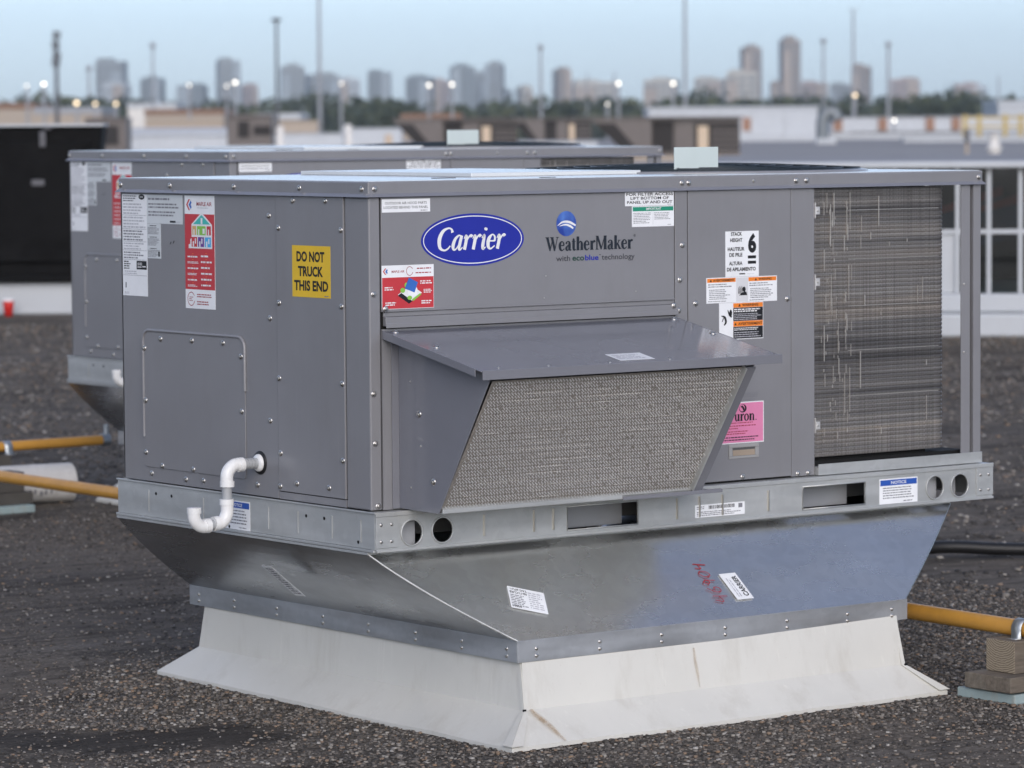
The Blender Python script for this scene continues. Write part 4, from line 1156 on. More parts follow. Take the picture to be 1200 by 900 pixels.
    d.sheet(.037, .176, 1.246, 1.277).text('OUTDOOR AIR HOOD PARTS', .046, .166, 1.2645, 1.2705, 'ink', 1, .0).text('LOCATED BEHIND THIS PANEL', .042, .170, 1.2545, 1.2605, 'ink', 1, .0).lines(.148, .171, 1.248, 1.2515, 1, 'inkgrey')
    put(d, 'instruction_label', fp)
    d = FRONT(-.0015)
    d.sheet(.766, .9205, 1.247, 1.2808).text('FOR FILTER ACCESS', .770, .918, 1.272, 1.2798, 'ink', 1, .02).text('LIFT BOTTOM OF', .783, .905, 1.2625, 1.2695, 'ink', 1, .02).text('PANEL UP AND OUT', .772, .916, 1.2525, 1.2595, 'ink', 1, .02).lines(.9, .917, 1.2485, 1.2508, 1, 'inkgrey')
    put(d, 'instruction_label', fp)
    d = FRONT(-.0015)
    d.sheet(.7875, .9212, 1.1955, 1.2463).rect(.790, .919, 1.234, 1.2445, 'green').text('IMPORTANT', .832, .880, 1.2365, 1.2425, 'white', 2, .015)
    d.lines(.792, .850, 1.203, 1.231, 7, 'inkgrey', 1, .4, 5).lines(.858, .914, 1.212, 1.231, 5, 'inkgrey', 1, .4, 6).lines(.9, .917, 1.1985, 1.201, 1, 'inkgrey').rect(.8535, .8541, 1.2, 1.232, 'inklight')
    put(d, 'important_label', fp)
    # oval emblem
    d = FRONT(-.0015); cu, cv = .301, 1.1765
    d.ell(cu, cv, .1525, .0625, 'blue', .2, 64); d.ring(cu, cv, .1465, .0575, .0024, 'white', 1, 64)
    d.serif('Carrier', cu - .112, cu + .090, cv - .0235, .052, 'white', 1.5, .22, IT, 1.15, -.02)
    put(d, 'oval_emblem', fp)
    # globe emblem and lettering
    d = FRONT(-.0015)
    d.ell(.583, 1.2085, .0305, .0305, 'globe', .2, 40)
    d.stroke([(.556, 1.204, .0015), (.572, 1.2125, .0045), (.592, 1.212, .006), (.6115, 1.2035, .0045)], 'white', 1)
    d.stroke([(.562, 1.203, .0012), (.580, 1.206, .004), (.594, 1.2025, .0055), (.604, 1.1965, .004)], 'white', 1.4)
    put(d, 'globe_emblem', fp)
    d = FRONT(-.0015)
    d.serif('WeatherMaker', .519, .789, 1.143, .0335, 'navy', 1, 0, GL, 1.3, .0)
    d.ring(.7955, 1.1745, .0032, .0032, .0007, 'navy', 1, 14).rect(.7945, .7963, 1.1735, 1.1757, 'navy')
    put(d, 'model_lettering', fp)
    d = FRONT(-.0015)
    v0, h = 1.1175, .0135
    d.text('with', .551, .594, v0, v0 + h, 'navy2', 1, .004).text('eco', .601, .6375, v0, v0 + h * .74, 'ecogreen', 1, .022).text('blue', .640, .682, v0, v0 + h, 'blue', 1, .022)
    d.rect(.684, .689, v0 + h * .9, v0 + h, 'navy').text('technology', .692, .795, v0 - .004, v0 + h, 'navy2', 1, .004)
    put(d, 'tagline_lettering', fp)
    # contractor card
    d = FRONT(-.0015)
    d.sheet(.0345, .185, 1.0185, 1.1215).rect(.0355, .184, 1.0195, 1.093, 'red')
    chevrons(d, .038, 1.1075, .012)
    d.text('MAPLE AIR', .063, .100, 1.104, 1.1095, 'marker', 1, .012).ring(.115, 1.107, .010, .011, .0013, 'marker', 1, 24, .5, 6)
    d.lines(.136, .178, 1.110, 1.1155, 1, 'marker', 1, .5, 2, .1).lines(.132, .18, 1.1, 1.105, 1, 'marker', 1, .5, 3, .1)
    for u0, u1, v in ((.042, .070, 1.072), (.044, .078, 1.036), (.145, .180, 1.085), (.155, .180, 1.064), (.148, .178, 1.038)): d.lines(u0, u1, v - .010, v, 2 if u0 > .14 and v < 1.06 else 3 if u0 > .15 else 2, 'white', 2, .55, int(u0 * 999), .25)
    # the little house: lot, walls, roof
    d.poly([(.080, 1.052), (.112, 1.032), (.150, 1.055), (.118, 1.074)], 'white', 2)
    d.poly([(.080, 1.050), (.112, 1.030), (.122, 1.036), (.090, 1.056)], 'ink', 2.4)
    d.poly([(.112, 1.040), (.136, 1.051), (.136, 1.066), (.122, 1.078), (.108, 1.066)], 'paper', 3)
    d.poly([(.100, 1.066), (.112, 1.092), (.138, 1.080), (.128, 1.056)], 'midblue2', 3.5)
    d.ell(.094, 1.062, .007, .006, 'lime', 3.2, 12).ell(.114, 1.044, .007, .005, 'lime', 3.7, 12).ell(.105, 1.074, .006, .006, 'lime', 3, 12)
    d.poly([(.124, 1.036), (.148, 1.051), (.144, 1.054), (.120, 1.040)], 'lime', 3)
    put(d, 'contractor_sticker', fp)
    # control panel labels
    def tri(d, u, v, s, l=2): d.poly([(u - s, v - s * .8), (u + s, v - s * .8), (u, v + s)], 'ink', l)
    d = FRONT(-.0015)
    d.sheet(1.0875, 1.1975, 1.063, 1.1775)
    for s_, u0, u1, v in (('STACK', 1.1055, 1.142, 1.166), ('HEIGHT', 1.103, 1.143, 1.1505), ('HAUTEUR', 1.095, 1.150, 1.128), ('DE PILE', 1.100, 1.143, 1.1135), ('ALTURA', 1.099, 1.143, 1.092), ('DE APILAMIENTO', 1.092, 1.187, 1.077)):
        d.text(s_, u0, u1, v, v + .0095, 'ink', 1, .035)
    d.text('6', 1.162, 1.189, 1.122, 1.172, 'ink', 1, .05).rect(1.161, 1.188, 1.108, 1.1155, 'ink').rect(1.161, 1.188, 1.0945, 1.102, 'ink')
    d.rect(1.133, 1.152, 1.0685, 1.0715, 'ink').lines(1.158, 1.188, 1.0685, 1.0705, 1, 'inklight')
    put(d, 'stack_height_label', door)
    d = FRONT(-.0015)
    d.sheet(1.025, 1.258, .9985, 1.0625)
    for u0, u1, s_, f0, f1 in ((1.0275, 1.1205, 'AVERTISSEMENT', 1.0465, 1.1165), (1.163, 1.2555, 'WARNING', 1.196, 1.240)):
        d.rect(u0, u1, 1.0505, 1.0605, 'orange').text(s_, f0, f1, 1.0525, 1.0585, 'ink', 2, .02); tri(d, (1.039 if u0 < 1.1 else 1.187), 1.055, .0035)
        d.lines(u0 + .003, u1 - .004, 1.037, 1.048, 2, 'inkgrey', 1, .45, 3).lines(u0 + .006, u1 - .010, 1.007, 1.034, 6, 'inkgrey', 1, .45, 5).lines(u0 + .003, u1 - .03, 1.001, 1.005, 1, 'inkgrey', 1, .45, 7)
    d.rect(1.1225, 1.1615, 1.0, 1.0605, 'paper3', .8)
    d.ell(1.148, 1.031, .0055, .0065, 'ink', 2, 14).poly([(1.132, 1.016), (1.158, 1.016), (1.156, 1.024), (1.150, 1.0255), (1.140, 1.022)], 'ink', 2.2)
    for i in range(4): d.stroke([(1.130 + i * .004, 1.020, .0022), (1.130 + i * .0035, 1.036 + .003 * (i % 2), .0014)], 'ink', 2.4, False)
    put(d, 'warning_label', door)
    d = FRONT(-.0015)
    d.sheet(1.0665, 1.212, .905, .998)
    d.rect(1.1125, 1.2105, .9515, .985, 'ink').rect(1.1125, 1.2105, .907, .937, 'ink').rect(1.1125, 1.2105, .9855, .9965, 'orange').rect(1.1125, 1.2105, .9375, .951, 'orange')
    d.text('WARNING', 1.142, 1.195, .988, .9945, 'ink', 2, .02).text('AVERTISSEMENT', 1.129, 1.208, .941, .9475, 'ink', 2, .02); tri(d, 1.133, .991, .0038); tri(d, 1.1195, .944, .0036)
    d.lines(1.115, 1.205, .973, .983, 2, 'white', 2, .6, 3, .2).lines(1.115, 1.205, .953, .971, 4, 'inklight', 2, .4, 4, .2).lines(1.115, 1.205, .927, .935, 2, 'white', 2, .5, 5, .2).lines(1.115, 1.205, .909, .925, 3, 'inklight', 2, .4, 6, .2)
    d.ell(1.104, .972, .0045, .009, 'ink', 2, 12).stroke([(1.094, .980, .002), (1.100, .968, .005), (1.107, .962, .004)], 'ink', 2.3)
    d.stroke([(1.073, .966, .002), (1.084, .962, .006), (1.088, .950, .006), (1.082, .942, .003)], 'ink', 2).stroke([(1.080, .960, .003), (1.0755, .951, .002)], 'ink', 2.4)
    put(d, 'warning_label', door)
    d = FRONT(-.0015)
    d.sheet(1.020, 1.213, .642, .7465).rect(1.0225, 1.2105, .6445, .744, 'pink')
    d.ell(1.143, .730, .0125, .0105, 'ink', 2, 22).ell(1.1405, .731, .009, .0085, 'pink', 3, 18).stroke([(1.139, .737, .003), (1.144, .731, .006), (1.147, .724, .004)], 'ink', 4).stroke([(1.136, .735, .003), (1.139, .7335, .004)], 'ink', 4)
    d.serif('Puron', 1.094, 1.182, .6985, .0265, 'ink', 2, 0, GL, 1.1, .0)
    d.rect(1.185, 1.188, .699, .7015, 'ink', 2)
    d.lines(1.09, 1.18, .692, .696, 1, 'marker', 2, .5, 1, .1).lines(1.07, 1.19, .684, .689, 1, 'marker', 2, .5, 2).lines(1.08, 1.13, .678, .682, 1, 'marker', 2, .5, 3).lines(1.05, 1.165, .664, .675, 2, 'marker', 2, .4, 4).lines(1.035, 1.203, .648, .661, 2, 'ink', 2, .4, 5, .15)
    put(d, 'refrigerant_label', door)
    d = FRONT(-.0015); d.lines(1.13, 1.196, .757, .770, 3, 'inkgrey', 1, .6, 4, .05); d.lines(1.12, 1.19, .750, .754, 1, 'inkgrey', 1, .5, 5, .1); put(d, 'small_print', door)
    return t

def crom3(pts, n=6):
    P = [np.array(p, float) for p in pts]; P = [2 * P[0] - P[1]] + P + [2 * P[-1] - P[-2]]; out = []
    for i in range(1, len(P) - 2):
        for t in np.linspace(0, 1, n, endpoint=False):
            a, b, c, d = P[i - 1:i + 3]
            out.append(.5 * (2 * b + (c - a) * t + (2 * a - 5 * b + 4 * c - d) * t * t + (3 * b - a - 3 * c + d) * t ** 3))
    out.append(P[-2])
    return [Vector(o) for o in out]

M['warmrib'] = galv('worn rib', (.66, .62, .54), .35, 40, (1, 1, 1), .1)
M['handle'] = paint('pale grey plastic', (.34, .335, .33), .45, .03, wavy=0)
M['tan_plastic'] = flat('tan plastic', (.36, .29, .22), .6)
M['tinwhite'] = flat('pale metal clip', (.72, .70, .68), .35, .5, .5)
M['finbright'] = flat('bright bent fins', (.66, .62, .57), .35, .5, .6)
M['glint'] = flat('painted wire glints', (.90, .86, .80), .3)
M['paper2'] = flat('grey white sticker vinyl', (.62, .65, .66), .4)
M['paper3'] = flat('pictogram panel', (.68, .68, .69), .4)
M['midblue2'] = flat('roof blue print', (.04, .15, .50), .4)
M['navy2'] = flat('thin dark lettering', (.045, .045, .055), .45)
M['top'] = paint('pale deck and cover glare', (.66, .68, .68), .18, .04, .1)
M['topwhite'] = paint('pale green white plate', (.60, .68, .66), .4, .03, .05)
def globe_mat():
    m, nt, P, N, Lk = new_mat('globe blue print')
    c = ramp(N, Lk, noise(N, Lk, coords(N, Lk), 22, 2), [(.35, (.02, .05, .30)), (.65, (.10, .22, .60))])
    Lk.new(c, P.inputs['Base Color']); P.inputs['Roughness'].default_value = .3
    return m
M['globe'] = globe_mat()

unit1 = rooftop_unit('nearest grey rooftop air conditioner with hood, coil and blue oval emblem')
OFF = Vector((2.257, 4.102, .0))
for src, lab in ((curb1, 'white flared roof curb under the second unit, mostly hidden behind the nearest one'), (adapter1, 'galvanized curb adapter under the second unit, mostly hidden behind the nearest one'), (unit1, 'grey rooftop air conditioner standing second, behind the nearest one')):
    c = copy_tree(src); c.location = Vector(src.location) + OFF
    if src is curb1: c.scale = (1, 1, 1.15)          # the roof falls away a little, so its curb stands taller
    else: c.location.z += .035
    c['label'] = lab

# ------------------------------------------------------------------ gas pipes, supports, hose
m = MB(); m.tube([(1.690, -3.2, .176), (1.655, -.45, .176), (1.70, .6, .176), (1.80, 9.0, .176)], .0215, 18)
pipe = tag(m.build('gas_pipe', 'pipe'), 'thick yellow gas pipe running past the end of the nearest unit to the left edge', 'pipe')
m = MB(); m.tube([(-3, 5.76, .185), (2.70, 5.76, .20)], .020, 16)
p2 = tag(m.build('gas_pipe', 'pipe'), 'orange gas pipe behind, ending at the second unit\'s curb', 'pipe')
m = MB(); m.tube([(2.70, 5.76, .20), (2.735, 5.76, .20)], .025, 12); m.tube([(2.725, 5.76, .215), (2.725, 5.76, .26)], .010, 10); m.build('pipe_fitting', 'tin', p2)
def strap(par, x, y, z, ax, r=.0245):
    m = MB(); w = .017
    arc = [(math.cos(a) * r, math.sin(a) * r) for a in np.linspace(0, math.pi, 13)]
    arc = [(r, -.024)] + arc + [(-r, -.024)]
    arc = [(r + .02, -.024)] + arc + [(-r - .02, -.024)]
    inner = arc; vs = []
    for sgn in (-w, w):
        for a, b in inner: vs.append((x + a, y + sgn, z + b) if ax == 'y' else (x + sgn, y + a, z + b))
    n = len(inner)
    m.add(vs, [(i, i + 1, n + i + 1, n + i) for i in range(n - 1)], 0, True)
    return m.build('pipe_strap', 'tin', par, solid=.003)
strap(pipe, 1.655, -.485, .176, 'y'); strap(p2, 2.27, 5.76, .194, 'x')
def timber(name, x0, x1, y0, y1, z0, z1, lab, cat, mat='wood', rz=0, end=None):
    c = ((x0 + x1) / 2, (y0 + y1) / 2, z0)
    m = MB(); m.box(x0, x1, y0, y1, z0, z1)
    if end: m.m[0] = 1; m.m[1] = 1
    o = m.build(name, [mat, end] if end else mat, None, c, bevel=.003); o.location = c; o.rotation_euler[2] = rz
    return tag(o, lab, cat)
timber('foam_board', 1.545, 1.82, -.56, -.36, .001, .026, 'pale blue foam board at the bottom of the right pipe support', 'foam board', 'foam', .03)
timber('plank', 1.53, 1.86, -.56, -.40, .0305, .070, 'brown plank lying on the blue foam board at right', 'plank', 'wood', .03)
timber('timber_block', 1.585, 1.90, -.530, -.425, .0705, .153, 'square timber block under the strapped gas pipe at right', 'timber block', 'wood', -.02, 'endgrain')
m = MB(); m.tube([(1.6385, -.60, .0), (1.6385, -.60, .36)], .014, 12)
tag(m.build('gas_riser', 'pipe'), 'thin orange riser at the right edge beside the timber block', 'pipe')
m = MB(); m.box(1.66, 1.69, .10, .104, 0, .155); m.box(1.66, 1.664, .1042, .13, 0, .155); m.box(1.645, 1.73, .08, .16, .1552, .160)
tag(m.build('pipe_stand', 'tin', bevel=.001), 'small galvanized strut standing under the pipe behind the white curb', 'pipe stand')
timber('timber_block', 1.45, 2.05, 5.23, 5.34, .075, .150, 'dark timber block by the left edge beneath the two pipes', 'timber block', 'wood_dark', .0)
timber('plank', 1.45, 2.075, 5.21, 5.36, .030, .0745, 'weathered plank under the dark timber block at left', 'plank', 'wood_dark', .0)
timber('foam_board', 1.45, 2.06, 5.17, 5.34, .001, .0295, 'pale green foam board on the gravel at the left edge', 'foam board', 'foam', .0)
timber('timber_block', 1.95, 2.26, 5.70, 5.82, .06, .170, 'grey timber block carrying the orange pipe at left', 'timber block', 'wood_dark', .0)
timber('plank', 1.93, 2.27, 5.66, 5.86, .002, .0595, 'plank under the grey block that carries the orange pipe', 'plank', 'wood_dark', .0)
m = MB(); m.tube([(1.86, 5.50, .078), (2.365, 5.43, .078)], .0745, 20)
tub = tag(m.build('white_tube', 'tube'), 'stained white cardboard tube lying on the gravel between the pipes', 'tube')
m = MB(); r = random.Random(2)
ax = Vector((.47, -.07, 0)).normalized(); sd = Vector((-.07, -.47, 0)).normalized()
for k in range(14):
    u = .10 + .023 * k + r.uniform(-.004, .004); a = math.radians(-22 + r.uniform(-4, 4))
    c = Vector((1.86, 5.50, .078)) + ax * u; w = r.uniform(.005, .012)
    q = lambda aa, du: c + ax * du + (sd * math.cos(aa) + Vector((0, 0, 1)) * math.sin(aa)) * .0755
    m.poly([q(a - .12, 0), q(a - .12, w), q(a + .14 * r.random(), w), q(a + .14, 0)])
m.build('smudged_print', 'inkgrey', tub)
m = MB(); m.tube(crom3([(2.5, 2.45, .03), (2.8, 2.4, .025), (3.45, 2.0, .028), (3.62, 1.85, .040), (3.80, 1.70, .032), (4.3, 1.30, .03), (5.2, .7, .025)], 8), .021, 14)
tag(m.build('rubber_hose', 'rubber'), 'black rubber hose lying across the gravel to the right of the nearest unit', 'hose')

# ------------------------------------------------------------------ left: black cabinet on a white curb, red cup
def local_thing(name, px, py_ground, lab, cat, group=None, d=None, z=0.0):
    """a thing turned to face the camera, its base where photo pixel (px, py_ground) meets height z"""
    if d is None:
        f = LENS / 36 * 1200
        v = RM @ Vector(((px - 600) / f, (450 - py_ground) / f, -1)); k = (z - CAM.z) / v.z; p = CAM + v * k
    else:
        p = at(px, 139, d); p.z = z
    t = thing(name, (p.x, p.y, z), lab, cat, group, FACE)
    t['d'] = (p - CAM).to_2d().length
    del t['d']
    return t, (p.to_2d() - CAM.to_2d()).length
FPX = LENS / 36 * 1200
t, D = local_thing('equipment_cabinet', 60, 369, 'black steel cabinet on a pale curb at the left edge, behind the second unit', 'cabinet')
s_ = D / FPX
def lbox(par, name, mat, x0, x1, y0, y1, z0, z1, bevel=0):
    m = MB(); m.box(x0, x1, y0, y1, z0, z1); return m.build(name, mat, par, bevel=bevel)
xr = 63 * s_; xl = -220 * s_; H = 222 * s_
lbox(t, 'curb_base', 'parapet', xl, 46 * s_, 0, 2.0, 0, .25, .02)
lbox(t, 'curb_base', 'warm_white', 46 * s_ + .003, xr - .05, .004, 2.0, 0, .247, .02)
m = MB(); m.prism([(xl, -.01, .27), (45 * s_, -.01, .27), (xr, -.01, H - .02), (xl, -.01, H - .02)], (0, .35, 0)); m.build('cabinet_body', 'black_box', t, bevel=.02)
m = MB(); m.prism([(xl + .1, -.05, .40), (36 * s_, -.05, .40), (xr - .09, -.05, H - .13), (xl + .1, -.05, H - .13)], (0, .039, 0)); m.build('door_panel', 'black_box', t, bevel=.01)
lbox(t, 'top_cap', 'parapet', xl - .03, xr + .01, -.05, .35, H - .0195, H)
lbox(t, 'bottom_lip', 'black_box', xl, 47 * s_, -.08, -.012, .2505, .31, .01)
for dx, dz, w, h in ((-12, 150, .10, .05), (-6, 195, .05, .12), (-62, 198, .05, .14), (0, 215, .06, .03)):
    lbox(t, 'highlight_plate', 'pole_dark', dx * s_ - w / 2, dx * s_ + w / 2, -.07, -.0505, dz * s_, dz * s_ + h, .008)  # added plates; faint reflections on the black steel put into paler shapes
t, D = local_thing('paper_cup', 10, 371, 'red paper cup with white lid on the roof by the cabinet curb', 'cup')
m = MB(); m.lathe([(.0001, .001), (.032, .001), (.043, .118), (.0425, .119)], n=20); m.build('cup_body', 'cup_red', t)
m = MB(); m.lathe([(.0455, .1185), (.0455, .127), (.039, .138), (.0001, .138)], n=20); m.build('cup_lid', 'white', t)

# ------------------------------------------------------------------ right: glazed monitor skylight on white curb
t, D = local_thing('skylight', 1150, 394, 'glazed roof skylight with white mullions on a white curb at the right edge', 'skylight')
s_ = D / FPX
t.rotation_euler[2] = FACE - .10
X0, X1 = -330 * s_, 420 * s_; zc = 50 * s_; zt = 196 * s_; zm = 122 * s_
lbox(t, 'curb_base', 'parapet', X0 - .1, X1, -.14, 6, 0, zc * .55, .02)
lbox(t, 'curb_base', 'parapet', X0 - .05, X1, -.06, 5.9, zc * .55 + .002, zc, .02)
lbox(t, 'roof_rim', 'parapet', X0 - .1, X1, -.12, .22, zt, zt + .045, .01)
lbox(t, 'roof_slab', 'slab', X0 - .1, X1, .2205, 6, zt - .002, zt + .030)
step = 36.3 * s_; n = int((X1 - X0) / step)
x = 8.5 * s_ - step * math.floor((8.5 * s_ - X0) / step)
xs = []
while x < X1: xs.append(x); x += step
for x in xs: lbox(t, 'mullion', 'parapet', x - .014, x + .014, -.03, .03, zc + .002, zt - .002)
for a, b in zip(xs[:-1], xs[1:]):
    lbox(t, 'glazing_bar', 'parapet', a + .0145, b - .0145, -.025, .025, zm - .014, zm + .014)
    white = abs((a + b) / 2 - (-45.5 * s_)) < step * .5
    lbox(t, 'pane', 'parapet' if white else 'glass', a + .0145, b - .0145, -.004, .004, zc + .003, zm - .0145)
    lbox(t, 'pane', 'glass', a + .0145, b - .0145, -.004, .004, zm + .0145, zt - .003)
lbox(t, 'inner_wall', 'far_dark', X0, X1, 2.2, 2.25, zc, zt - .01)
M['banner_navy'] = flat('navy banner cloth', (.03, .055, .13), .7)
M['banner_red'] = flat('red banner cloth', (.33, .035, .04), .7)
for px, lab, w in ((1135, 'navy banner with red top seen through the skylight glass, left one', .5), (1183, 'navy banner with red slanted top seen through the skylight glass, right one', .62)):
    c = t.location + Matrix.Rotation(t.rotation_euler[2], 3, 'Z') @ Vector(((px - 1150) * s_, .9, 0))
    b = thing('hanging_banner', (c.x, c.y, .55), lab, 'banner', 'banners behind the skylight glass', t.rotation_euler[2])
    m = MB(); m.prism([(-w / 2, 0, .0), (w / 2, 0, .12), (w / 2, 0, .36), (-w / 2, 0, .22)], (0, .02, 0)); m.build('banner_cloth', 'banner_navy', b)
    m = MB(); m.prism([(-w / 2, -.002, .221), (w / 2, -.002, .361), (w / 2, -.002, .43), (w / 6, -.002, .38), (-w / 2, -.002, .26)], (0, .02, 0)); m.build('banner_top', 'banner_red', b)

# ------------------------------------------------------------------ mid distance rooftop
def far_rtu(px0, px1, d, lab):
    s_ = d / FPX; w = (px1 - px0) * s_; H = 1.44
    t, _ = local_thing('far_rooftop_unit', px0, 0, lab, 'air conditioner', 'brown rooftop units in the distance', d=d)
    lbox(t, 'base_rail', 'roof_tan', .20 * w, w, .0, 2, 0, .16)
    lbox(t, 'cabinet_body', 'far_unit', .30 * w, w * .99, .3, 2, .162, H)
    m = MB(); m.prism([(.0, 0, H - .02), (.24 * w, 0, .25), (.40 * w, 0, .25), (.40 * w, 0, H - .02)], (0, .29, 0)); m.build('intake_hood', 'far_unit', t)
    m = MB(); m.prism([(.03 * w, -.05, H - .16), (.16 * w, -.05, H - .16), (.34 * w, -.05, .2), (.24 * w, -.05, .2)], (0, .045, 0)); m.build('hood_opening', 'far_dark', t)
    lbox(t, 'top_cover', 'far_unit', .0, w * 1.01, -.1, 2.05, H + .003, H + .06)
    m = MB(); m.prism([(.41 * w, .26, .3), (.55 * w, .26, .3), (.55 * w, .26, H - .1), (.41 * w, .26, H - .1)], (0, .035, 0)); m.build('side_recess', 'far_dark', t)
    lbox(t, 'access_panel', 'far_unit', .56 * w, .68 * w, .24, .298, .25, H - .05)
    lbox(t, 'coil_opening', 'far_dark', .69 * w, .985 * w, .27, .298, .3, H - .2)
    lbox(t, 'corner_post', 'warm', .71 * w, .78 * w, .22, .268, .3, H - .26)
    for k in range(4): lbox(t, 'louver', 'far_unit', .80 * w, .98 * w, .22, .268, .38 + .2 * k, .46 + .2 * k)
    return t
far_rtu(460, 607, 150, 'brown rooftop unit with dark sloped hood, left of the three in the distance')
far_rtu(600, 694, 196, 'brown rooftop unit with sloped hood, smaller middle one of the three in the distance')
far_rtu(692, 869, 130, 'brown rooftop unit with dark sloped hood, right of the three in the distance')

def simple(name, px0, px1, py_top, d, lab, cat, mat, depth=3, z=0, group=None, bevel=.03, roof=None):
    s_ = d / FPX
    t, _ = local_thing(name, (px0 + px1) / 2, 0, lab, cat, group, d=d, z=z)
    w = (px1 - px0) * s_; H = CAM.z + (hor((px0 + px1) / 2) - py_top) * s_ - z
    lbox(t, 'wall', mat, -w / 2, w / 2, 0, depth, 0, H * .93, bevel)
    lbox(t, 'roof', roof or mat, -w / 2 - .01 * w, w / 2 + .01 * w, -.1, depth + .1, H * .93 + .004, H, bevel)
    return t, w, H, s_
def hor(px): return 143.2 - px * 8.1 / 1200

t, w, H, s_ = simple('rooftop_penthouse', 760, 958, 125, 232, 'long white rooftop penthouse behind the right brown unit', 'roof building', 'parapet', 8)
for k in range(5):
    lbox(t, 'wall_panel', 'parapet', -w / 2 + w * k / 5 + .05, -w / 2 + w * (k + 1) / 5 - .05, -.06, -.003, .1, H * .88, .02)
lbox(t, 'rust_patch', 'rust', w * .055, w * .105, -.12, -.0605, H * .3, H * .68)
lbox(t, 'lower_skirt', 'parapet', -w * .35, w * .5, -2.0, -.07, 0, H * .18, .03)
# gooseneck vent
t, _ = local_thing('gooseneck_vent', 968, 0, 'tall galvanized gooseneck vent in front of the white penthouse', 'roof vent', d=205)
s_ = 205 / FPX
m = MB(); m.tube(crom3([(-4 * s_, 0, .25), (-4 * s_, 0, 26 * s_), (0, 0, 36 * s_), (9 * s_, 0, 37 * s_), (13 * s_, -.1, 28 * s_)]), [7.5 * s_] * 25, 14); m.build('duct', 'duct_tin', t)
lbox(t, 'duct_base', 'parapet', -12 * s_, 11 * s_, -.5, .5, 0, .3, .03)
# white roof edge strips, right
for px0, px1, yt, yb, d, lab in ((960, 1240, 155, 163, 246, 'long white parapet strip at the far roof edge, right'), (1060, 1250, 160, 170, 215, 'low white roof kerb in front of the far parapet, right edge')):
    t, w, H, s_ = simple('roof_parapet', px0, px1, yt, d, lab, 'parapet', 'parapet', 1.5)
t, w, H, s_ = simple('long_shed', 975, 1260, 136, 255, 'long grey shed wall with rusty orange openings at the far right', 'shed', 'shell', 6, roof='pole')
for px in (983, 1035, 1090, 1120): lbox(t, 'shutter', 'rust', (px - 1117.5 - 5) * s_, (px - 1117.5 + 5) * s_, -.15, -.01, H * .35, H * .92)
lbox(t, 'dark_opening', 'far_dark', -w * .42, w * .4, -.14, -.012, H * .1, H * .3)
t, _ = local_thing('safety_railing', 1168, 0, 'yellow safety railing at the far roof edge, right', 'railing', d=235)
s_ = 235 / FPX
for px in (1131, 1148, 1178, 1196): lbox(t, 'railing_post', 'railyel', (px - 1168 - 2.5) * s_, (px - 1168 + 2.5) * s_, 0, .1, 0, 29 * s_)
for z in (14, 24): lbox(t, 'railing_bar', 'railyel', -35 * s_, 60 * s_, .11, .2, z * s_, (z + 2.6) * s_)
t, _ = local_thing('vent_post', 1133, 0, 'thin dark topped vent post standing on the roof left of the white vent', 'roof vent', d=112)
s_ = 112 / FPX
m = MB(); m.tube([(0, 0, 0), (0, 0, 27 * s_)], 2.4 * s_, 10); m.build('pipe', 'roof_tan', t)
m = MB(); m.tube([(0, 0, 27 * s_), (0, 0, 43 * s_)], 3 * s_, 10); m.build('cap', 'pole_dark', t)
t, _ = local_thing('roof_vent', 1165, 0, 'white cylindrical roof vent with collar, behind the skylight', 'roof vent', d=105)
s_ = 105 / FPX
m = MB(); m.lathe([(11 * s_, 0), (11 * s_, 5 * s_), (7 * s_, 6 * s_), (7 * s_, 22 * s_), (9 * s_, 23 * s_), (9 * s_, 27 * s_), (6 * s_, 28 * s_), (6 * s_, 40 * s_), (8 * s_, 40.5 * s_), (.01, 43 * s_)], n=18); m.build('vent_body', 'warm_white', t)
# left group
t, w, H, s_ = simple('roof_box', 100, 148, 138, 150, 'brown rooftop box unit just right of the black cabinet', 'air conditioner', 'far_unit', 2)
lbox(t, 'intake', 'far_dark', -w * .1, w * .3, -.06, -.004, H * .35, H * .8)
t, w, H, s_ = simple('barrel_skylight', 148, 266, 158, 160, 'long white barrel skylight behind the second unit at left', 'skylight', 'shell', 2)
m = MB(); pr = [(-w / 2, .2 + 1.6 * (1 - math.cos(a)) / 2, H + .01 + .28 * math.sin(a)) for a in np.linspace(0, math.pi, 9)]; m.prism(pr, (w, 0, 0)); m.build('barrel_cover', 'parapet', t)
t, w, H, s_ = simple('roof_box', 266, 318, 134, 140, 'grey brown rooftop unit with dark louvre on a pale base, left', 'air conditioner', 'far_unit', 2)
lbox(t, 'louver_panel', 'far_dark', -w * .25, w * .0, -.06, -.004, H * .5, H * .85)
lbox(t, 'dark_corner', 'far_dark', w * .1, w * .48, -.06, -.004, H * .55, H * .75)
lbox(t, 'base_rail', 'parapet', -w * .6, w * .55, -.4, -.07, 0, H * .32)
for px, yt, d, wd, mt, lab in ((328, 147, 140, 8, 'warm_white', 'short cream vent pipe on a pale roof kerb, left of centre'), (408, 145, 150, 8, 'warm_white', 'short cream vent pipe with flared base, centre left'), (455, 157, 150, 8, 'warm', 'low tan vent stub beside the left brown unit')):
    t, _ = local_thing('vent_pipe', px, 0, lab, 'roof vent', 'small vent pipes in the distance', d=d)
    s_ = d / FPX; h = CAM.z + (hor(px) - yt) * s_
    m = MB(); m.lathe([(wd * 1.3 * s_, 0), (wd * .8 * s_, h * .25), (wd * .55 * s_, h * .35), (wd * .55 * s_, h * .95), (.01, h)], n=14); m.build('pipe', mt, t)
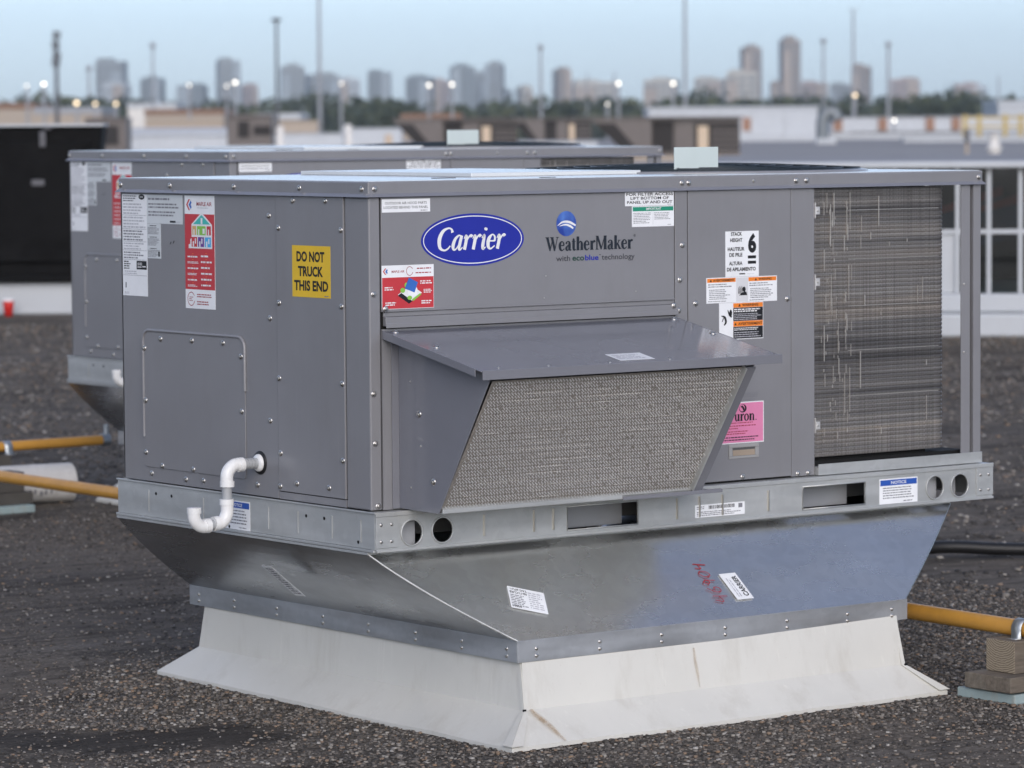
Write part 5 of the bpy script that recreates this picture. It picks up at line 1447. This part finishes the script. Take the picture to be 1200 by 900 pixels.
for px0, px1, yt, d, lab in ((318, 402, 156, 190, 'low pale roof monitor between the vent pipes'), (400, 470, 150, 215, 'pale roof monitor behind the left brown unit'), (170, 262, 140, 225, 'tan roof block behind the barrel skylight'), (330, 372, 141, 228, 'small tan roof block behind the cream vent pipe'), (610, 700, 165, 175, 'low pale roof kerb between the brown units')):
    simple('roof_monitor', px0, px1, yt, d, lab, 'roof monitor', 'roof_tan' if yt < 145 else 'shell', 3)
# low buildings past the roof edge
for px0, px1, yt, d, mt, rf, lab in ((-30, 40, 121, 520, 'roof_tan', 'roof_brown', 'low building with orange brown roof at the far left'), (40, 118, 126, 480, 'roof_tan', 'pole', 'low tan building left of the first tower, beyond the roof'),
        (170, 262, 128, 560, 'roof_tan', 'roof_brown', 'low brown roofed building below the second tower'), (150, 206, 121, 700, 'warm_white', 'parapet', 'low white building in front of the dark masted tower'),
        (470, 540, 133, 430, 'roof_tan', 'roof_brown', 'low brown roofed building beyond the left brown unit'), (1170, 1240, 118, 600, 'parapet', 'parapet', 'small white building among the trees at the far right edge'), (300, 352, 133, 470, 'roof_tan', 'shell', 'low tan building beyond the grey brown rooftop unit')):
    simple('low_building', px0, px1, yt, d, lab, 'building', mt, 20, -8.6, 'low buildings beyond the roof', .1, rf)

# ------------------------------------------------------------------ skyline
def bmat(name, wall):
    return flat(name, wall, .8, .3)
for k, c in dict(t_grey=(.27, .29, .29), t_dark=(.19, .215, .22), t_beige=(.46, .43, .37), t_pink=(.36, .28, .25), t_brown=(.27, .215, .17), t_pale=(.48, .51, .52), t_sunlit=(.31, .345, .36), t_warmlit=(.38, .31, .25), t_win=(.16, .17, .175)).items(): M[k] = bmat(k.replace('t_', 'tower '), c)
TOW = [(114, 149, 69, 't_grey', 'grey white tower with a dark right half, first at left', 0), (122, 152, 96, 't_pale', 'low pale block in front of the first tower at left', -150),
 (166, 193, 90, 't_dark', 'dark block carrying a thin mast, left', 0), (209, 243, 98, 't_dark', 'low dark block right of the masted block', 0), (254, 282, 68, 't_grey', 'slim grey tower standing alone, left', 0),
 (282, 301, 98, 't_pink', 'low pinkish block right of the slim grey tower', 100), (329, 358, 75, 't_grey', 'tall grey block beside the dark lamp mast', 0), (358, 396, 85, 't_grey', 'broad grey block crossed by the tallest mast', 100),
 (396, 422, 90, 't_pale', 'pale low block right of the broad grey block', 200), (431, 459, 82, 't_dark', 'dark slab standing alone left of centre', 0), (477, 508, 88, 't_dark', 'stepped dark block left of the twin towers', 0),
 (508, 526, 92, 't_pink', 'pinkish block touching the twin towers on their left', 150), (527, 557, 75, 't_dark', 'left tower of the dark pair near the centre', 0), (557, 570, 83, 't_grey', 'lower link between the dark pair', 120),
 (569, 591, 72, 't_grey', 'right tower of the dark pair near the centre', 50), (590, 600, 104, 't_dark', 'small dark block at the foot of the right paired tower', 90), (607, 622, 100, 't_beige', 'small beige domed block right of the pair', 100), (650, 667, 79, 't_brown', 'narrow brown tower right of centre', 0),
 (668, 722, 94, 't_beige', 'long low beige block right of the narrow brown tower', 150), (755, 796, 91, 't_beige', 'beige slab left of the tall light mast', 0), (815, 851, 90, 't_beige', 'beige slab left of the brown towers', 0),
 (850, 889, 82, 't_beige', 'taller beige slab in front of the shorter brown tower', -100), (868, 892, 53, 't_brown', 'shorter of the two tall brown towers', 100), (903, 916, 95, 't_brown', 'low brown block between the tall brown towers', 0),
 (914, 937, 43, 't_brown', 'tallest brown tower on the skyline', 0), (938, 971, 95, 't_pink', 'low pinkish block right of the tallest tower', 50), (972, 999, 97, 't_grey', 'low grey block left of the stepped brown tower', 60),
 (998, 1021, 75, 't_brown', 'stepped brown tower behind the orange lamp', 0), (1043, 1079, 91, 't_pink', 'pink broad block right of the grey lamp mast', 0), (1117, 1150, 97, 't_pink', 'last pinkish block at the right of the skyline', 0), (1140, 1156, 100, 't_pale', 'small white block beside the last pinkish one', -60)]
for px0, px1, yt, mt, lab, dd in TOW:
    d = 3000 + dd; s_ = d / FPX; z = -8.6
    t, _ = local_thing('tower_block', (px0 + px1) / 2, 0, lab, 'tower', 'skyline towers', d=d, z=z)
    t.rotation_euler[2] = FACE + random.uniform(-.4, .4)
    w = (px1 - px0) * s_ * .93; H = CAM.z + (hor((px0 + px1) / 2) - yt) * s_ - z; dp = max(12, w * .7)
    lbox(t, 'wall', mt, -w / 2, w / 2, -dp / 2, dp / 2, 0, H * .96)
    k0 = random.uniform(-.46, -.1)
    lbox(t, 'roof_plant', mt, w * k0, w * (k0 + .5), -dp * .49, dp * .3, H * .96 + .02, H)
    wx = random.choice((-1, 1)); ww = w * random.uniform(.34, .5)
    lbox(t, 'lit_side_slab', 't_sunlit' if mt in ('t_grey', 't_dark') else 't_warmlit', (-w / 2 if wx < 0 else w / 2 - ww), (-w / 2 + ww if wx < 0 else w / 2), -dp / 2 - 1.2, -dp / 2 - .3, 0, H * random.uniform(.8, .97))  # added slab; the tower's lit side put into a lighter colour
    m = MB(); nf = max(4, int(H / 5.2))
    for k in range(1, nf):
        z0 = H * .94 * k / nf; hh = H * .94 / nf * .45
        nb = max(3, int(w / 6)); bw = w / nb
        for j in range(nb):
            m.box(-w / 2 + bw * (j + .14), -w / 2 + bw * (j + .86), -dp / 2 - .25, -dp / 2 - .01, z0, z0 + hh)
        for sx in (-w / 2 - .25, w / 2 + .01): m.box(sx, sx + .24, -dp / 2 + dp * .08, dp / 2 - dp * .08, z0, z0 + hh)
    m.build('window_bands', 't_win', t)

# ------------------------------------------------------------------ masts, lamp posts
def mast(px, yt, d, r, lab, mat='pole', head='none', z=-8.6, cat='mast', grp='tall masts on the skyline'):
    s_ = d / FPX
    t, _ = local_thing('light_mast', px, 0, lab, cat, grp, d=d, z=z)
    H = CAM.z + (hor(px) - yt) * s_ - z
    m = MB(); m.tube([(0, 0, 0), (0, 0, H * .5), (0, 0, H)], [r * s_ * 1.0, r * s_ * .8, r * s_ * .6], 10); m.build('pole', mat, t)
    if head == 'ring':
        m = MB(); m.lathe([(.01, H), (5.5 * s_, H + 1 * s_), (7 * s_, H + 2.5 * s_), (3 * s_, H + 5 * s_), (.01, H + 5 * s_)], n=14); m.build('lamp_ring', mat, t)
    if head == 'cell':
        for k, z0 in enumerate((0, 12, 24, 32)):
            for a in range(3):
                m = MB(); x = math.cos(a * 2.1 + k) * 4 * s_; y = math.sin(a * 2.1 + k) * 4 * s_
                m.box(x - 1.2 * s_, x + 1.2 * s_, y - 1.2 * s_, y + 1.2 * s_, H - (z0 + 9) * s_, H - z0 * s_); m.build('antenna', mat, t)
    if head == 'cap':
        m = MB(); m.lathe([(.01, H), (3.5 * s_, H + .5 * s_), (3.5 * s_, H + 5 * s_), (.01, H + 7 * s_)], n=10); m.build('lamp_head', mat, t)
    if head == 'arms':
        for sx in (-1, 1):
            m = MB(); m.tube([(0, 0, H), (sx * 4 * s_, 0, H + 1.5 * s_)], .5 * s_, 6); m.box(sx * 4 * s_ - 1.4 * s_, sx * 4 * s_ + 1.4 * s_, -.2, .2, H + .8 * s_, H + 2.2 * s_); m.build('lamp_head', mat, t)
    return t
mast(67, 38, 420, 3.4, 'thick dark cell tower mast with antennas, left', 'pole_dark', 'cell')
mast(180, 57, 600, 2.0, 'thin mast above the dark block at left', 'pole', 'cap')
mast(105, 84, 700, 2.4, 'faint short mast left of the first tower', 'pole', 'cap')
mast(325, 27, 400, 2.6, 'dark light mast with a ring head, left of centre', 'pole_dark', 'ring')
mast(375, -30, 360, 2.8, 'tallest pale mast leaving the top of the picture, left of centre', 'pole')
mast(634, 59, 450, 2.4, 'slim grey light mast left of the narrow brown tower', 'pole', 'cap')
mast(803, -40, 360, 2.6, 'pale tall mast leaving the top of the picture, right of centre', 'pole')
mast(965, 52, 520, 2.0, 'thin mast between the tall brown tower and the stepped one', 'pole', 'cap')
mast(1000, 14, 430, 2.2, 'tall mast with twin lamp arms above the stepped brown tower', 'pole', 'arms')
mast(1041, 56, 430, 2.6, 'grey light mast at the left of the pink broad block', 'pole', 'cap')
mast(688, 85, 800, 1.4, 'faint thin pole above the low beige block, left', 'pole'); mast(720, 84, 800, 1.4, 'faint thin pole above the low beige block, right', 'pole'); mast(1170, 90, 800, 1.4, 'faint thin pole near the right edge', 'pole')
LAMPS = [(52, 99, 'w', 1.0, 'brightest white lit street lamp at far left'), (32, 101, 'w', .6, 'faint lit street lamp at the far left edge'), (90, 121, 'y', 1.1, 'low warm lit lamp near the cell tower, left of three'), (112, 122, 'y', .8, 'low warm lit lamp near the first tower, middle of three'), (136, 122, 'y', .85, 'low warm lit lamp below the first tower, right of three'),
 (276, 97, 'w', 1.0, 'bright lit lamp in front of the slim grey tower'), (266, 101, 'w', .6, 'faint lit lamp left of the one before the slim grey tower'), (222, 100, 'w', .6, 'faint lit lamp before the low dark block'), (400, 98, 'w', .6, 'dim lit lamp before the pale low block'),
 (503, 100, 'w', .9, 'lit lamp before the stepped dark block'), (530, 99, 'w', .9, 'lit lamp before the left paired tower'), (725, 98, 'w', .95, 'lit lamp on a pole right of the long beige block'), (789, 98, 'w', 1.0, 'bright lit lamp at the beige slab'), (1002, 112, 'y', .9, 'orange lit lamp before the stepped brown tower'), (1048, 141, 'w', .8, 'low white lit lamp before the long shed'), (712, 122, 'w', .6, 'faint low lit lamp below the long beige block')]
for px, py, kd, sz, lab in LAMPS:
    d = 420 if py < 130 else 250; s_ = d / FPX; z = -8.6 if d > 300 else 0
    t, _ = local_thing('street_lamp', px, 0, lab, 'street lamp', 'lit street lamps in the distance', d=d, z=z)
    H = CAM.z + (hor(px) - py) * s_ - z
    m = MB(); m.tube([(0, .3, 0), (0, .3, H - .1)], 1.6 * s_, 8); m.tube([(0, .3, H - .1), (0, 0, H + .3)], .8 * s_, 6); m.build('pole', 'pole', t)
    m = MB(); r = 2.1 * s_ * sz; m.lathe([(.001, -r), (r * .7, -r * .7), (r, 0), (r * .7, r * .7), (.001, r)], (0, 0, H), n=12); m.build('lamp_globe', 'lamp_white' if kd == 'w' else 'lamp_warm', t)
    m = MB(); m.lathe([(r * 1.1, r * .75), (r * .6, r * 1.3), (.001, r * 1.4)], (0, 0, H), n=12); m.build('lamp_hood', 'pole_dark', t)

# ------------------------------------------------------------------ trees
def leaves(n, centre, rad, sz, r):
    """leaf clumps as small random faces filling an uneven crown"""
    V = []; F = []
    lobes = [(centre + Vector((r.gauss(0, .45) * rad[0], r.gauss(0, .45) * rad[1], r.uniform(-.45, .55) * rad[2])), r.uniform(.35, .62)) for _ in range(7)]
    for _ in range(n):
        c, q = r.choice(lobes)
        v = Vector((r.gauss(0, 1), r.gauss(0, 1), r.gauss(0, 1))).normalized() * (r.random() ** .35)
        p = c + Vector((v.x * rad[0] * q, v.y * rad[1] * q, v.z * rad[2] * q))
        a = Vector((r.gauss(0, 1), r.gauss(0, 1), r.gauss(0, 1))).normalized() * sz * r.uniform(.6, 1.4)
        b = Vector((r.gauss(0, 1), r.gauss(0, 1), r.gauss(0, 1))).normalized() * sz * r.uniform(.6, 1.4)
        o = len(V); V += [p - a, p + b, p + a, p - b]; F.append((o, o + 1, o + 2, o + 3))
    return V, F
r = random.Random(12)
wood = MB(); wt = MB()
for k in range(210):
    px = r.uniform(-40, 1240); d = r.uniform(620, 1300)
    rightness = max(0, (px - 560) / 640)
    yt = r.gauss(121, 4) if px < 700 else r.gauss(118, 4)
    s_ = d / FPX; p = at(px, hor(px), d); top = CAM.z + (hor(px) - yt) * s_
    h = top + 8.6; rad = (h * r.uniform(.38, .6), h * .4, h * .42)
    V, F = leaves(130, Vector((p.x, p.y, top - rad[2] * .85)), rad, h * .075, r); wood.add(V, F)
    wood.tube([(p.x, p.y, -8.6), (p.x, p.y, top - rad[2])], [h * .03, h * .018], 6, 1)
tag(wood.build('far_woodland', ['leaf', 'trunk']), kind='stuff')
for px, yt, d, lab in ((1113, 106, 640, 'round dark tree standing above the woodland at right'), (1085, 112, 660, 'smaller dark tree left of the round one at right'), (460, 124, 600, 'dark tree behind the left brown unit'), (240, 124, 600, 'dark bushy tree below the slim grey tower'), (985, 116, 640, 'dark tree below the stepped brown tower'), (780, 118, 620, 'dark tree below the beige slab behind the white penthouse')):
    s_ = d / FPX; p = at(px, hor(px), d); top = CAM.z + (hor(px) - yt) * s_; h = top + 8.6
    t = thing('tree', (p.x, p.y, -8.6), lab, 'tree', 'single trees beyond the roof')
    m = MB(); m.tube([(0, 0, 0), (.1, 0, h * .35), (0, .1, h * .7)], [h * .03, h * .022, h * .01], 8)
    for a in range(5): m.tube([(0, 0, h * (.35 + .05 * a)), (math.cos(a * 1.3) * h * .2, math.sin(a * 1.3) * h * .2, h * (.6 + .04 * a))], [h * .012, h * .004], 6)
    m.build('trunk', 'trunk', t)
    m = MB(); V, F = leaves(900, Vector((0, 0, h * .64)), (h * .36, h * .36, h * .38), h * .03, r); m.add(V, F); m.build('crown', 'leaf', t)

# ------------------------------------------------------------------ haze
HAZE = 0.00013
m = MB(); m.box(-3700, 3700, -3700, 3700, -10, 112)
hz = m.build('haze', 'dark'); hz.data.materials.clear()
hm = bpy.data.materials.new('haze'); hm.use_nodes = True
hn = hm.node_tree.nodes; hn.remove(hn['Principled BSDF'])
pv = hn.new('ShaderNodeVolumePrincipled'); pv.inputs['Color'].default_value = (.95, .98, 1.0, 1); pv.inputs['Density'].default_value = HAZE
pv.inputs['Anisotropy'].default_value = .75
hm.node_tree.links.new(pv.outputs[0], hn['Material Output'].inputs['Volume'])
hz.data.materials.append(hm); tag(hz, kind='stuff')
